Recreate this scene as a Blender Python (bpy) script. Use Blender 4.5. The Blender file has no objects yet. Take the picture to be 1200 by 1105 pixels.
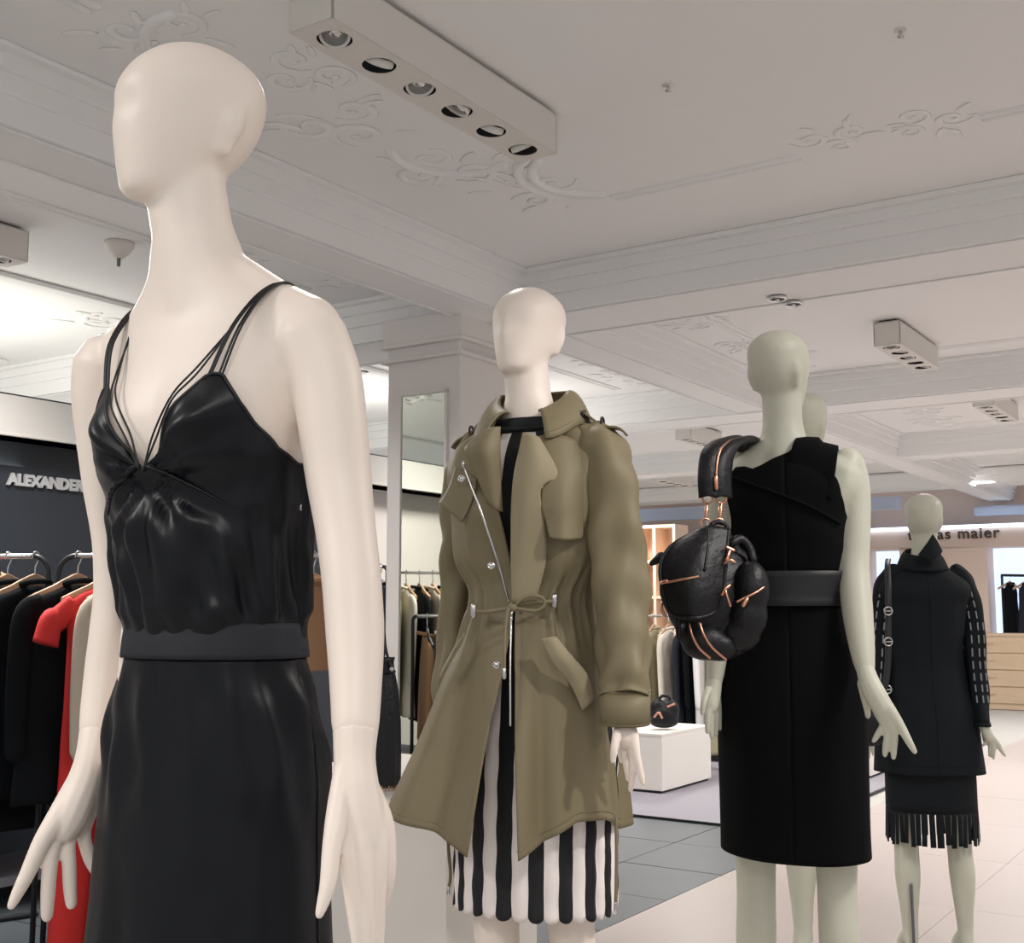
import bpy, bmesh, math, random
from mathutils import Vector, Matrix, noise

# ------------------------------------------------------------------ camera, world, lights
scene = bpy.context.scene
COL = scene.collection
F_PX, CX, CY, CAM_H = 1390.0, 600.0, 552.5, 1.40
PITCH = math.radians(6.65)
cam_data = bpy.data.cameras.new('camera')
cam_data.sensor_width = 36.0
cam_data.lens = 36.0 * F_PX / 1200.0
cam_data.clip_start = 0.05
cam_data.clip_end = 100
cam = bpy.data.objects.new('camera', cam_data)
COL.objects.link(cam)
cam.location = (0, 0, CAM_H)
cam.rotation_euler = (math.pi / 2 + PITCH, 0, 0)
scene.camera = cam
scene.view_settings.view_transform = 'Standard'
scene.view_settings.look = 'None'
scene.view_settings.exposure = 0.28
scene.view_settings.gamma = 1.0
scene.view_settings.use_curve_mapping = False

world = bpy.data.worlds.new('shop_ambience')
scene.world = world
world.use_nodes = True
wbg = world.node_tree.nodes['Background']
wbg.inputs['Color'].default_value = (1.0, 0.99, 0.985, 1)
wbg.inputs['Strength'].default_value = 0.50

CA, SA = math.cos(math.radians(33.6)), math.sin(math.radians(33.6))
U = Vector((SA, CA, 0))       # along the shop aisle
V = Vector((-CA, SA, 0))      # across the aisle
AISLE = math.atan2(U.y, U.x)

def B(u, v, z=0.0):
    """building coordinates (along aisle, across aisle, height) to world"""
    return U * u + V * v + Vector((0, 0, z))

def area_light(name, loc, size, power, color=(1, 0.95, 0.88), direction=(0, 0, -1), sy=None, spread=180):
    d = bpy.data.lights.new(name, 'AREA')
    d.energy = power
    d.color = color
    d.size = size
    if sy:
        d.shape = 'RECTANGLE'
        d.size_y = sy
    d.spread = math.radians(spread)
    o = bpy.data.objects.new(name, d)
    COL.objects.link(o)
    o.location = loc
    o.rotation_mode = 'QUATERNION'
    q = Vector(direction).normalized().to_track_quat('-Z', 'Y')
    o.rotation_quaternion = q
    return o

def spot_light(name, loc, target, power, angle=40, color=(1, 0.95, 0.9), blend=0.6, r=0.05):
    d = bpy.data.lights.new(name, 'SPOT')
    d.energy = power
    d.color = color
    d.spot_size = math.radians(angle)
    d.spot_blend = blend
    d.shadow_soft_size = r
    o = bpy.data.objects.new(name, d)
    COL.objects.link(o)
    o.location = loc
    o.rotation_mode = 'QUATERNION'
    o.rotation_quaternion = (Vector(target) - Vector(loc)).to_track_quat('-Z', 'Y')
    return o

# ceiling downlights of the shop (rows of lamp boxes run along the aisle)
WARM = (1.0, 0.955, 0.91)
for (u_, v_, pw) in [(-0.8, 2.3, 40), (-0.9, -0.6, 28), (3.0, -0.6, 32), (6.6, -0.4, 38), (8.1, 2.05, 42), (10.9, 2.05, 50),
                     (12.5, -1.0, 65), (14.6, 2.0, 65), (16.6, 3.6, 75), (3.0, 4.75, 62), (7.4, 4.7, 38), (11.1, 5.2, 60), (13.6, 7.4, 60)]:
    area_light('downlight', B(u_, v_, 3.08), 0.25, pw, WARM, (0, 0, -1), 1.0, 150)
# cove lights on top of the shop partition wash the ceiling of the side bay
area_light('cove_light', B(3.0, 8.3, 2.2), 5.0, 58, (1, 0.96, 0.87), (0, 0, 1), 1.6)
area_light('cove_light', B(7.4, 6.9, 2.45), 4.0, 30, (1, 0.97, 0.9), (0, 0, 1), 0.3)
# spots in the lamp boxes, and two unseen key spots added outside them
spot_light('lamp_spot', B(2.55, 2.2, 3.06), (-0.42, 1.45, 1.75), 14, 34)
spot_light('lamp_spot', B(3.0, 2.2, 3.06), (0.0, 2.6, 1.5), 24, 34)
spot_light('lamp_spot', (1.9, 1.15, 3.1), (0.05, 2.62, 1.35), 120, 30, r=0.05)  # unseen key light added at the right to rake across the coat
spot_light('lamp_spot', (0.75, -0.35, 3.1), (-0.35, 1.5, 1.5), 15, 34, r=0.06)  # unseen spot added behind the camera for the satin mannequin
spot_light('lamp_spot', B(2.9, 5.2, 3.06), (-0.40, 1.5, 1.2), 75, 30, r=0.06)
spot_light('lamp_spot', B(3.5, 2.2, 3.06), (0.7, 3.1, 1.3), 16, 36)

# ------------------------------------------------------------------ pixel helpers (photo measurements to metres)
CP, SP = math.cos(PITCH), math.sin(PITCH)
def ray(x, y):
    r, u = x - CX, CY - y
    return Vector((r, F_PX * CP - u * SP, u * CP + F_PX * SP))
def P(x, y, Y):
    d = ray(x, y)
    return d * (Y / d.y) + Vector((0, 0, CAM_H))
def PZ(x, y, z):
    d = ray(x, y)
    return d * ((z - CAM_H) / d.z) + Vector((0, 0, CAM_H))
def PU(x, y, v):
    d = ray(x, y)
    return d * (v / d.dot(V)) + Vector((0, 0, CAM_H))
def PV(x, y, u):
    d = ray(x, y)
    return d * (u / d.dot(U)) + Vector((0, 0, CAM_H))
def uvof(p):
    return p.dot(U), p.dot(V), p.z
def PXM(p):
    """metres per photo pixel at a point"""
    return (p.y * CP + (p.z - CAM_H) * SP) / F_PX

# ------------------------------------------------------------------ mesh helpers
class MB:
    def __init__(s):
        s.v, s.f, s.m = [], [], []
    def add(s, vs, fs, mi=0):
        o = len(s.v)
        s.v += [Vector(q) for q in vs]
        s.f += [tuple(i + o for i in f) for f in fs]
        s.m += [mi] * len(fs)
        return s
    def loft(s, rings, cap=True, closed=True, mi=0):
        n = len(rings[0])
        vs = [q for r in rings for q in r]
        fs = []
        for k in range(len(rings) - 1):
            for i in range(n if closed else n - 1):
                j = (i + 1) % n
                fs.append((k * n + i, k * n + j, (k + 1) * n + j, (k + 1) * n + i))
        if cap:
            fs.append(tuple(range(n - 1, -1, -1)))
            fs.append(tuple((len(rings) - 1) * n + i for i in range(n)))
        return s.add(vs, fs, mi)
    def box(s, o, a, b, c, mi=0):
        """box from corner o with edge vectors a, b, c"""
        o, a, b, c = Vector(o), Vector(a), Vector(b), Vector(c)
        if a.cross(b).dot(c) < 0:
            a, b = b, a
        vs = [o, o + a, o + a + b, o + b, o + c, o + a + c, o + a + b + c, o + b + c]
        fs = [(3, 2, 1, 0), (4, 5, 6, 7), (0, 1, 5, 4), (1, 2, 6, 5), (2, 3, 7, 6), (3, 0, 4, 7)]
        return s.add(vs, fs, mi)
    def ubox(s, u0, u1, v0, v1, z0, z1, mi=0):
        return s.box(B(u0, v0, z0), U * (u1 - u0), V * (v1 - v0), Vector((0, 0, z1 - z0)), mi)
    def tube(s, pts, rad, n=12, flat=1.0, up=None, rnd=True, mi=0):
        """closed tube along pts; flat squeezes it across the 'up' vector"""
        pts = [Vector(q) for q in pts]
        if not isinstance(rad, (list, tuple)):
            rad = [rad] * len(pts)
        m = len(pts)
        tang = []
        for i in range(m):
            t = pts[min(i + 1, m - 1)] - pts[max(i - 1, 0)]
            tang.append(t.normalized() if t.length > 1e-9 else Vector((0, 0, 1)))
        ref = Vector(up) if up else (Vector((0, 0, 1)) if abs(tang[0].z) < 0.9 else Vector((1, 0, 0)))
        ref = (ref - tang[0] * ref.dot(tang[0])).normalized()
        rings = []
        def ring(c, a, b, r):
            return [c + a * (r * flat * math.cos(2 * math.pi * k / n)) + b * (r * math.sin(2 * math.pi * k / n)) for k in range(n)]
        for i in range(m):
            a = ref - tang[i] * ref.dot(tang[i])
            a = a.normalized() if a.length > 1e-6 else tang[i].orthogonal().normalized()
            ref = a
            b = tang[i].cross(a)
            if i == 0 and rnd:
                for q in (0.25, 0.7):
                    rings.append(ring(pts[0] - tang[0] * rad[0] * math.sqrt(1 - q * q) * 0.9, a, b, rad[0] * q))
            rings.append(ring(pts[i], a, b, rad[i]))
            if i == m - 1 and rnd:
                for q in (0.7, 0.25):
                    rings.append(ring(pts[-1] + tang[-1] * rad[-1] * math.sqrt(1 - q * q) * 0.9, a, b, rad[-1] * q))
        return s.loft(rings, True, True, mi)
    def ball(s, c, r, n=12, mi=0, axes=None):
        c = Vector(c)
        rx, ry, rz = (r, r, r) if not isinstance(r, (tuple, list)) else r
        ax = axes or (Vector((1, 0, 0)), Vector((0, 1, 0)), Vector((0, 0, 1)))
        rings = []
        for k in range(1, n):
            t = math.pi * k / n
            rings.append([c + ax[0] * (rx * math.sin(t) * math.cos(2 * math.pi * i / n)) + ax[1] * (ry * math.sin(t) * math.sin(2 * math.pi * i / n)) - ax[2] * (rz * math.cos(t)) for i in range(n)])
        return s.loft(rings, True, True, mi)
    def grid(s, fun, na, nb, mi=0, wrap=False):
        """surface of points fun(i/na, j/nb)"""
        vs = [fun(i / na, j / nb) for j in range(nb + 1) for i in range(na if wrap else na + 1)]
        w = na if wrap else na + 1
        fs = []
        for j in range(nb):
            for i in range(na):
                k = (i + 1) % w if wrap else i + 1
                fs.append((j * w + i, j * w + k, (j + 1) * w + k, (j + 1) * w + i))
        if callable(mi):
            o = len(s.f)
            s.add(vs, fs, 0)
            for j in range(nb):
                for i in range(na):
                    s.m[o + j * na + i] = mi((i + 0.5) / na, (j + 0.5) / nb)
            return s
        return s.add(vs, fs, mi)
    def disc(s, c, nrm, r, h, n=20, mi=0):
        c, nrm = Vector(c), Vector(nrm).normalized()
        a = nrm.orthogonal().normalized()
        b = nrm.cross(a)
        ring = lambda q, rr: [q + a * rr * math.cos(2 * math.pi * k / n) + b * rr * math.sin(2 * math.pi * k / n) for k in range(n)]
        return s.loft([ring(c, r), ring(c + nrm * h, r)], True, True, mi)
    def torus(s, c, nrm, R, r, n=20, m=8, mi=0, a0=0, a1=360):
        c, nrm = Vector(c), Vector(nrm).normalized()
        a = nrm.orthogonal().normalized()
        b = nrm.cross(a)
        pts = []
        full = abs(a1 - a0) >= 360
        rings = []
        for k in range(n + (0 if full else 1)):
            t = math.radians(a0 + (a1 - a0) * k / n)
            e = a * math.cos(t) + b * math.sin(t)
            rings.append([c + e * (R + r * math.cos(2 * math.pi * i / m)) + nrm * (r * math.sin(2 * math.pi * i / m)) for i in range(m)])
        if full:
            rings.append(rings[0])
        return s.loft(rings, False, True, mi)
    def copy(s):
        q = MB()
        q.v = [x.copy() for x in s.v]; q.f = list(s.f); q.m = list(s.m)
        return q

ORI = {}
def to_mesh(name, mb, mats, origin, smooth=True, weld=False):
    me = bpy.data.meshes.new(name)
    me.from_pydata([tuple(q - origin) for q in mb.v], [], mb.f)
    for m in (mats if isinstance(mats, (list, tuple)) else [mats]):
        me.materials.append(m)
    if any(mb.m):
        me.polygons.foreach_set('material_index', mb.m)
    if smooth:
        me.polygons.foreach_set('use_smooth', [True] * len(me.polygons))
    if weld:
        bm = bmesh.new(); bm.from_mesh(me)
        bmesh.ops.remove_doubles(bm, verts=bm.verts, dist=1e-5)
        bm.to_mesh(me); bm.free()
    me.update()
    return me

def obj(name, mb, mats, parent=None, origin=None, smooth=True, solid=0, bevel=0, subd=0, label=None, remesh=0, relax=0, sharp=None, offset=0.0):
    if parent is not None:
        origin = ORI[parent.name]
    elif origin is None:
        xs = [q.x for q in mb.v]; ys = [q.y for q in mb.v]; zs = [q.z for q in mb.v]
        origin = Vector(((min(xs) + max(xs)) / 2, (min(ys) + max(ys)) / 2, min(zs)))
    me = to_mesh(name, mb, mats, origin, smooth)
    if remesh:
        tmp = bpy.data.objects.new('tmp', me)
        COL.objects.link(tmp)
        md = tmp.modifiers.new('r', 'REMESH'); md.mode = 'VOXEL'; md.voxel_size = remesh; md.use_smooth_shade = True
        if relax:
            sm = tmp.modifiers.new('s', 'SMOOTH'); sm.factor = 0.5; sm.iterations = relax
        dg = bpy.context.evaluated_depsgraph_get()
        me2 = bpy.data.meshes.new_from_object(tmp.evaluated_get(dg))
        bpy.data.objects.remove(tmp)
        bpy.data.meshes.remove(me)
        me = me2
        me.name = name
        me.materials.clear()
        for m in (mats if isinstance(mats, (list, tuple)) else [mats]):
            me.materials.append(m)
        me.polygons.foreach_set('use_smooth', [True] * len(me.polygons))
    o = bpy.data.objects.new(name, me)
    COL.objects.link(o)
    if parent is not None:
        o.parent = parent
        ORI[o.name] = ORI[parent.name].copy()
    else:
        o.location = origin
        ORI[o.name] = Vector(origin)
    if solid:
        md = o.modifiers.new('solid', 'SOLIDIFY'); md.thickness = solid; md.offset = offset
    if subd:
        md = o.modifiers.new('sub', 'SUBSURF'); md.levels = subd; md.render_levels = subd
    if bevel:
        md = o.modifiers.new('bevel', 'BEVEL'); md.width = bevel; md.segments = 2; md.limit_method = 'ANGLE'
    if label:
        o['label'] = label
    return o

def tag(o, label, cat, group=None, kind=None):
    o['label'] = label
    o['category'] = cat
    if group: o['group'] = group
    if kind: o['kind'] = kind
    return o

def thing(name, label, cat, loc, group=None):
    o = bpy.data.objects.new(name, None)
    COL.objects.link(o)
    o.empty_display_size = 0.05
    o.location = loc
    ORI[o.name] = Vector(loc)
    return tag(o, label, cat, group)

def struct(name, mb, mats, label, cat, smooth=False, bevel=0):
    o = obj(name, mb, mats, smooth=smooth, bevel=bevel)
    return tag(o, label, cat, None, 'structure')

def interp(x, tab):
    """smooth (Catmull-Rom style) interpolation in a table of (x, a, b, ...)"""
    if x <= tab[0][0]: return tab[0][1:]
    if x >= tab[-1][0]: return tab[-1][1:]
    for k in range(len(tab) - 1):
        if tab[k][0] <= x <= tab[k + 1][0]:
            break
    p1, p2 = tab[k], tab[k + 1]
    p0 = tab[k - 1] if k else p1
    p3 = tab[k + 2] if k + 2 < len(tab) else p2
    t = (x - p1[0]) / (p2[0] - p1[0])
    out = []
    h = p2[0] - p1[0]
    for i in range(1, len(p1)):
        m1 = (p2[i] - p0[i]) / max(p2[0] - p0[0], 1e-9) * h
        m2 = (p3[i] - p1[i]) / max(p3[0] - p1[0], 1e-9) * h
        t2, t3 = t * t, t * t * t
        out.append((2 * t3 - 3 * t2 + 1) * p1[i] + (t3 - 2 * t2 + t) * m1 + (-2 * t3 + 3 * t2) * p2[i] + (t3 - t2) * m2)
    return out

def I1(x, tab):
    return interp(x, tab)[0]

def smooth_path(pts, k=6):
    """Catmull-Rom through points"""
    pts = [Vector(q) for q in pts]
    out = []
    for i in range(len(pts) - 1):
        p0, p1, p2, p3 = pts[max(i - 1, 0)], pts[i], pts[i + 1], pts[min(i + 2, len(pts) - 1)]
        for j in range(k):
            t = j / k
            out.append(0.5 * ((2 * p1) + (p2 - p0) * t + (2 * p0 - 5 * p1 + 4 * p2 - p3) * t * t + (3 * p1 - p0 - 3 * p2 + p3) * t ** 3))
    out.append(pts[-1])
    return out

def sstep(a, b, x):
    t = max(0, min(1, (x - a) / (b - a)))
    return t * t * (3 - 2 * t)

# ------------------------------------------------------------------ materials
def lin(c):
    return tuple((x / 255 / 12.92 if x / 255 <= 0.04045 else ((x / 255 + 0.055) / 1.055) ** 2.4) for x in c)

MATS = {}
def mat(name, rgb, rough=0.5, metal=0.0, spec=0.5, bump=0.0, bscale=60, var=0.0, vscale=4, emit=0, aniso=0, sheen=0, coat=0, weave=0):
    m = bpy.data.materials.new(name)
    m.use_nodes = True
    nt = m.node_tree
    b = nt.nodes['Principled BSDF']
    c = lin(rgb)
    b.inputs['Base Color'].default_value = (*c, 1)
    b.inputs['Roughness'].default_value = rough
    b.inputs['Metallic'].default_value = metal
    b.inputs['Specular IOR Level'].default_value = spec
    if sheen:
        b.inputs['Sheen Weight'].default_value = sheen
    if coat:
        b.inputs['Coat Weight'].default_value = coat
    if aniso:
        b.inputs['Anisotropic'].default_value = aniso
    if emit:
        b.inputs['Emission Color'].default_value = (*c, 1)
        b.inputs['Emission Strength'].default_value = emit
    tc = nt.nodes.new('ShaderNodeTexCoord')
    if var:
        n = nt.nodes.new('ShaderNodeTexNoise'); n.inputs['Scale'].default_value = vscale; n.inputs['Detail'].default_value = 5
        nt.links.new(tc.outputs['Object'], n.inputs['Vector'])
        r = nt.nodes.new('ShaderNodeMix'); r.data_type = 'RGBA'
        r.inputs['A'].default_value = (*[x * (1 - var) for x in c], 1)
        r.inputs['B'].default_value = (*[min(1, x * (1 + var)) for x in c], 1)
        nt.links.new(n.outputs['Fac'], r.inputs['Factor'])
        nt.links.new(r.outputs['Result'], b.inputs['Base Color'])
    if bump:
        n = nt.nodes.new('ShaderNodeTexNoise'); n.inputs['Scale'].default_value = bscale; n.inputs['Detail'].default_value = 4
        nt.links.new(tc.outputs['Object'], n.inputs['Vector'])
        bp = nt.nodes.new('ShaderNodeBump'); bp.inputs['Strength'].default_value = bump; bp.inputs['Distance'].default_value = 0.01
        nt.links.new(n.outputs['Fac'], bp.inputs['Height'])
        nt.links.new(bp.outputs['Normal'], b.inputs['Normal'])
    MATS[name] = m
    return m

M_SKIN = mat('frosted_mannequin', (240, 228, 218), 0.42, spec=0.35, var=0.012, vscale=3)
M_SKIN2 = mat('frosted_mannequin_green', (208, 208, 192), 0.45, spec=0.35, var=0.012, vscale=3)  # same mannequin finish with dimmer, greener light put into the colour
M_SATIN = mat('black_satin', (6, 9, 17), 0.37, spec=0.28, aniso=0.6, bump=0.10, bscale=24)
M_BAND = mat('matte_navy_band', (24, 27, 36), 0.75, bump=0.12, bscale=400)
M_STRAP = mat('black_cord', (16, 17, 22), 0.5)
M_COAT = mat('olive_gabardine', (121, 111, 86), 0.55, spec=0.35, bump=0.06, bscale=700, var=0.03, vscale=6)
M_COAT_LIT = mat('olive_facing', (147, 137, 112), 0.6, spec=0.3, bump=0.05, bscale=700)  # lighter copy of the coat olive, the light on it painted in
M_WHITE = mat('ivory_knit', (236, 228, 226), 0.8, bump=0.1, bscale=500)
M_BLACK = mat('black_knit', (14, 15, 19), 0.75, bump=0.1, bscale=500)
M_CREPE = mat('black_crepe', (7, 8, 10), 0.9, spec=0.15, bump=0.08, bscale=500)
M_BELT = mat('black_leather_belt', (32, 33, 36), 0.5, bump=0.05, bscale=90)
M_LEATHER = mat('black_leather', (14, 15, 20), 0.45, spec=0.35, bump=0.25, bscale=70)
M_GOLD = mat('rose_gold', (226, 168, 142), 0.28, metal=1.0)
M_STEEL = mat('steel', (205, 205, 205), 0.25, metal=1.0)
M_CHROME = mat('dark_steel', (120, 122, 126), 0.35, metal=1.0)
M_JACKET = mat('black_navy_wool', (19, 24, 29), 0.8, spec=0.25, bump=0.1, bscale=350, var=0.1, vscale=8)
M_STITCH = mat('pale_lacing', (142, 148, 154), 0.6)
M_PLASTER = mat('ceiling_plaster', (240, 240, 240), 0.85, bump=0.18, bscale=14, var=0.015, vscale=1.2)
M_WALLW = mat('white_paint', (224, 219, 213), 0.8, bump=0.03, bscale=30)
M_PILLAR = mat('pillar_paint', (226, 222, 220), 0.7, bump=0.02, bscale=30)
M_FASCIA = mat('fascia_paint', (198, 196, 192), 0.75)
M_DARKWALL = mat('charcoal_blue_panel', (46, 52, 60), 0.45, var=0.12, vscale=1.5)
M_LETTER = mat('silver_letter', (186, 188, 190), 0.45)
M_LETTERK = mat('dark_letter', (70, 62, 58), 0.6)
M_TILE_L = mat('pale_stone_tile', (184, 173, 168), 0.35, var=0.03, vscale=2.2)
M_TILE_D = mat('slate_tile', (84, 90, 95), 0.38, var=0.12, vscale=3)
M_GROUT = mat('grout', (176, 174, 170), 0.8)
M_CARPET = mat('grey_platform', (142, 139, 148), 0.7, var=0.03, vscale=6)
M_DARKEDGE = mat('dark_edge', (40, 41, 44), 0.6)
M_PLINTH = mat('white_plinth', (232, 228, 222), 0.6, var=0.015, vscale=9)
M_MIRROR = mat('mirror_glass', (222, 226, 218), 0.02, metal=1.0)
M_WOOD = mat('pale_oak', (208, 184, 156), 0.55, var=0.1, vscale=7)
M_HANGER = mat('beech_hanger', (196, 160, 128), 0.5, var=0.06, vscale=10)
M_BLACKMETAL = mat('black_steel', (40, 42, 46), 0.45, metal=0.3)
M_BOX = mat('lamp_box_white', (222, 219, 214), 0.6)
M_LAMPHOLE = mat('lamp_interior', (24, 26, 32), 0.7)
M_REFLECT = mat('lamp_reflector', (220, 220, 220), 0.18, metal=1.0)
M_BULB = mat('lamp_bulb', (255, 246, 230), 0.3, emit=3.0)
M_RED = mat('red_wool', (200, 42, 40), 0.8, bump=0.1, bscale=120)
M_WINE = mat('wine_red_wool', (120, 22, 34), 0.85, bump=0.1, bscale=120)
M_BLACKWOOL = mat('black_wool', (13, 16, 20), 0.95, spec=0.2, bump=0.25, bscale=160)
M_BEIGE = mat('oatmeal_wool', (190, 178, 162), 0.9, bump=0.2, bscale=160)
M_CAMEL = mat('camel_wool', (152, 116, 86), 0.9, bump=0.15, bscale=160)
M_KHAKI = mat('khaki_cotton', (160, 154, 126), 0.85, bump=0.1, bscale=160)
M_CREAM = mat('cream_knit', (228, 220, 206), 0.85, bump=0.15, bscale=160)
M_NAVY = mat('navy_wool', (24, 30, 44), 0.85, bump=0.15, bscale=160)
M_WHITECLOTH = mat('white_cotton', (240, 240, 240), 0.85, bump=0.1, bscale=120)
M_PEACH = mat('peach_lacquer', (232, 206, 184), 0.5)  # oak shelving with its warm peach light put into the colour
M_FARWALL = mat('blush_wall', (226, 205, 192), 0.7)
M_COOL = mat('cool_blue_wall', (196, 208, 232), 0.7)
M_GLOW = mat('lit_niche_back', (205, 225, 255), 0.6, emit=0.9)
M_GLOWSTRIP = mat('cove_strip', (215, 232, 255), 0.6, emit=2.2)
M_SILVER = mat('silver_stud', (225, 222, 216), 0.2, metal=1.0)
# ------------------------------------------------------------------ setting
random.seed(4)
Z = Vector((0, 0, 1))
mb = MB().ubox(-3, 20, -6.5, 10, -0.12, -0.008)
floor = struct('floor', mb, M_GROUT, 'shop floor of pale stone and dark slate tiles', 'floor')

def tiles(name_mat, u0, u1, v0, v1, du, dv, gap, voff=0.0):
    """each tile its own slab, sharing one mesh"""
    base = MB().ubox(-du / 2 + gap, du / 2 - gap, -dv / 2 + gap, dv / 2 - gap, -0.012, 0.0)
    me = to_mesh('tile', base, name_mat, Vector((0, 0, 0)), False)
    nu = int(round((u1 - u0) / du)); nv = int(round((v1 - v0) / dv))
    for i in range(nu):
        for j in range(nv):
            o = bpy.data.objects.new('tile', me)
            COL.objects.link(o)
            o.parent = floor
            p = B(u0 + (i + 0.5) * du, v0 + (j + 0.5) * dv, random.uniform(-0.0006, 0.0004))
            o.location = p - ORI['floor']
tiles(M_TILE_D, 4.72 - 0.66 * 7, 4.72 + 0.66 * 4, 2.67, 2.67 + 0.6 * 6, 0.66, 0.6, 0.0035)
tiles(M_TILE_L, 1.2, 19.2, 2.67 - 1.2 * 6, 2.67, 1.2, 1.2, 0.0012)

# low grey platform behind the slate floor
pl = thing('display_platform', 'low wide grey platform with dark edge behind the slate tiles', 'platform', B(9.6, 4.6, 0))
obj('top', MB().ubox(7.38, 12.0, 2.85, 5.9, 0.0, 0.015), M_CARPET, pl, smooth=False)
obj('edge_strip', MB().ubox(7.365, 7.38, 2.84, 5.9, 0.0, 0.016).ubox(7.365, 12.0, 2.835, 2.85, 0, 0.016), M_DARKEDGE, pl, smooth=False)

# ceiling, beams, mouldings
CZ = 3.27
ceiling = struct('ceiling', MB().ubox(-2.6, 20, -6.5, 12, CZ, CZ + 0.12), M_PLASTER, 'pale plaster ceiling with low relief ornament', 'ceiling')
def beam(n, axis, a, b, l0, l1, zb, label):
    m = MB()
    steps = [(0.0, zb, CZ), (0.02, zb + 0.10, CZ), (0.045, zb + 0.17, CZ), (0.09, zb + 0.225, CZ)]
    for (e, z0, z1) in steps:
        if axis == 'u':
            m.ubox(l0, l1, a - e, b + e, z0, z1)
        else:
            m.ubox(a - e, b + e, l0, l1, z0, z1)
    # fine bead along the soffit edges
    for q in (a + 0.03, b - 0.03):
        if axis == 'u':
            m.ubox(l0, l1, q - 0.008, q + 0.008, zb - 0.010, zb)
        else:
            m.ubox(q - 0.008, q + 0.008, l0, l1, zb - 0.010, zb)
    return struct('trim_%d' % n, m, M_PLASTER, label, 'ceiling beam', bevel=0.006)
beam(1, 'u', 3.54, 3.87, -2.6, 20, 3.026, 'moulded plaster beam running along the aisle over the pillar')
beam(2, 'v', 5.42, 5.95, -6.5, 12, 3.02, 'moulded plaster cross beam resting on the pillar')
beam(3, 'v', 9.12, 9.65, -6.5, 12, 3.02, 'plaster cross beam just beyond the second lamp box')
beam(4, 'v', 12.8, 13.3, -6.5, 12, 3.04, 'plaster cross beam in front of the far sign wall')
beam(5, 'v', 16.4, 16.9, -6.5, 12, 3.06, 'last plaster cross beam before the far wall')

# plaster relief: scrolls, leaves and panel mouldings standing proud of the ceiling
rel = MB()
def scroll(u, v, size, rot, hand=1, turns=1.15, fat=1.0):
    pts, rad = [], []
    n = 18
    for k in range(n + 1):
        t = k / n
        ang = rot + hand * t * turns * 2 * math.pi
        r = size * (1 - 0.82 * t)
        pts.append(B(u + r * math.cos(ang), v + r * math.sin(ang), CZ - 0.002))
        rad.append(fat * size * (0.10 + 0.10 * math.sin(math.pi * min(1, t * 1.2))))
    rel.tube(pts, rad, 8, 0.34, (0, 0, 1))
    c = pts[-1]
    rel.ball(c, (fat * size * 0.17, fat * size * 0.17, fat * size * 0.07), 8)
def leaf(u, v, size, rot):
    d = U * math.cos(rot) + V * math.sin(rot)
    e = Z.cross(d)
    rel.ball(B(u, v, CZ - 0.003), (size, size * 0.32, size * 0.10), 8, axes=(d, e, Z))
def run(u0, v0, u1, v1, w=0.02, d=0.022):
    rel.tube([B(u0, v0, CZ), B(u1, v1, CZ)], w, 8, 0.6 * d / w, (0, 0, 1))
def cluster(u, v, s, rot, n=3):
    for k in range(n):
        a = rot + random.uniform(-0.5, 0.5) + k * 2 * math.pi / n
        scroll(u + 0.6 * s * math.cos(a), v + 0.6 * s * math.sin(a), s * random.uniform(0.35, 0.6), a + random.uniform(0, 6), random.choice((-1, 1)), 1.1)
    for k in range(8):
        a = random.uniform(0, 2 * math.pi); r = s * random.uniform(0.5, 1.4)
        leaf(u + r * math.cos(a), v + r * math.sin(a), s * random.uniform(0.15, 0.34), a + random.uniform(-0.6, 0.6))
# panel border over the mannequins
for dq in (0, 0.045):
    run(4.60 + dq, 1.65, 4.60 + dq, 2.50)
    run(4.60 + dq, -1.5, 4.60 + dq, 0.9)
    run(0.2, 3.02 + dq, 2.2, 3.02 + dq)
for (u, v, s, r) in [(4.35, 2.75, 0.2, 0.5), (3.9, 2.95, 0.22, 1.5), (4.5, 1.45, 0.15, 0), (3.3, 2.98, 0.22, 2), (2.9, 2.8, 0.16, 1), (2.45, 3.0, 0.2, 0.4), (1.9, 2.85, 0.2, 2.2), (4.55, 1.1, 0.16, 3),
                     (1.35, 2.9, 0.18, 0.4), (2.2, 2.55, 0.14, 1.3)]:
    cluster(u, v, s, r)
def arc(u, v, R, a0, a1, w=0.022):
    rel.tube([B(u + R * math.cos(math.radians(a0 + (a1 - a0) * k / 14)), v + R * math.sin(math.radians(a0 + (a1 - a0) * k / 14)), CZ) for k in range(15)], w, 8, 1.0, (0, 0, 1))
arc(4.28, 2.42, 0.33, 20, 150); arc(4.28, 2.42, 0.27, 20, 150)
arc(3.75, 2.78, 0.26, -20, 120); arc(2.6, 2.9, 0.24, 40, 190)
# ornament band in the side bay and the bays beyond
for k in range(16):
    u = 1.2 + k * 0.55
    cluster(u + random.uniform(-0.1, 0.1), 4.32 + random.uniform(-0.08, 0.08), 0.2, random.uniform(0, 6), 3)
for dq in (0, 0.05):
    run(0, 4.75 + dq, 5.0, 4.75 + dq); run(6.3, 4.75 + dq, 8.8, 4.75 + dq)
    run(6.3, 3.05 + dq, 8.8, 3.05 + dq); run(6.35 + dq, -1.5, 6.35 + dq, 2.6); run(10.0 + dq, -1.5, 10.0 + dq, 3.0)
    run(8.7 - dq, -1.5, 8.7 - dq, 2.4); run(12.4 - dq, -1.0, 12.4 - dq, 3.0); run(13.7 + dq, -1, 13.7 + dq, 3)
for k in range(12):
    cluster(6.5 + random.uniform(0, 2.2), random.choice((4.2, 4.35, 3.15)) + random.uniform(-0.1, 0.1), 0.2, random.uniform(0, 6), 3)
for k in range(10):
    cluster(10.1 + k * 0.26, 2.9 + random.uniform(-0.1, 0.1), 0.18, random.uniform(0, 6), 3)
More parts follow.
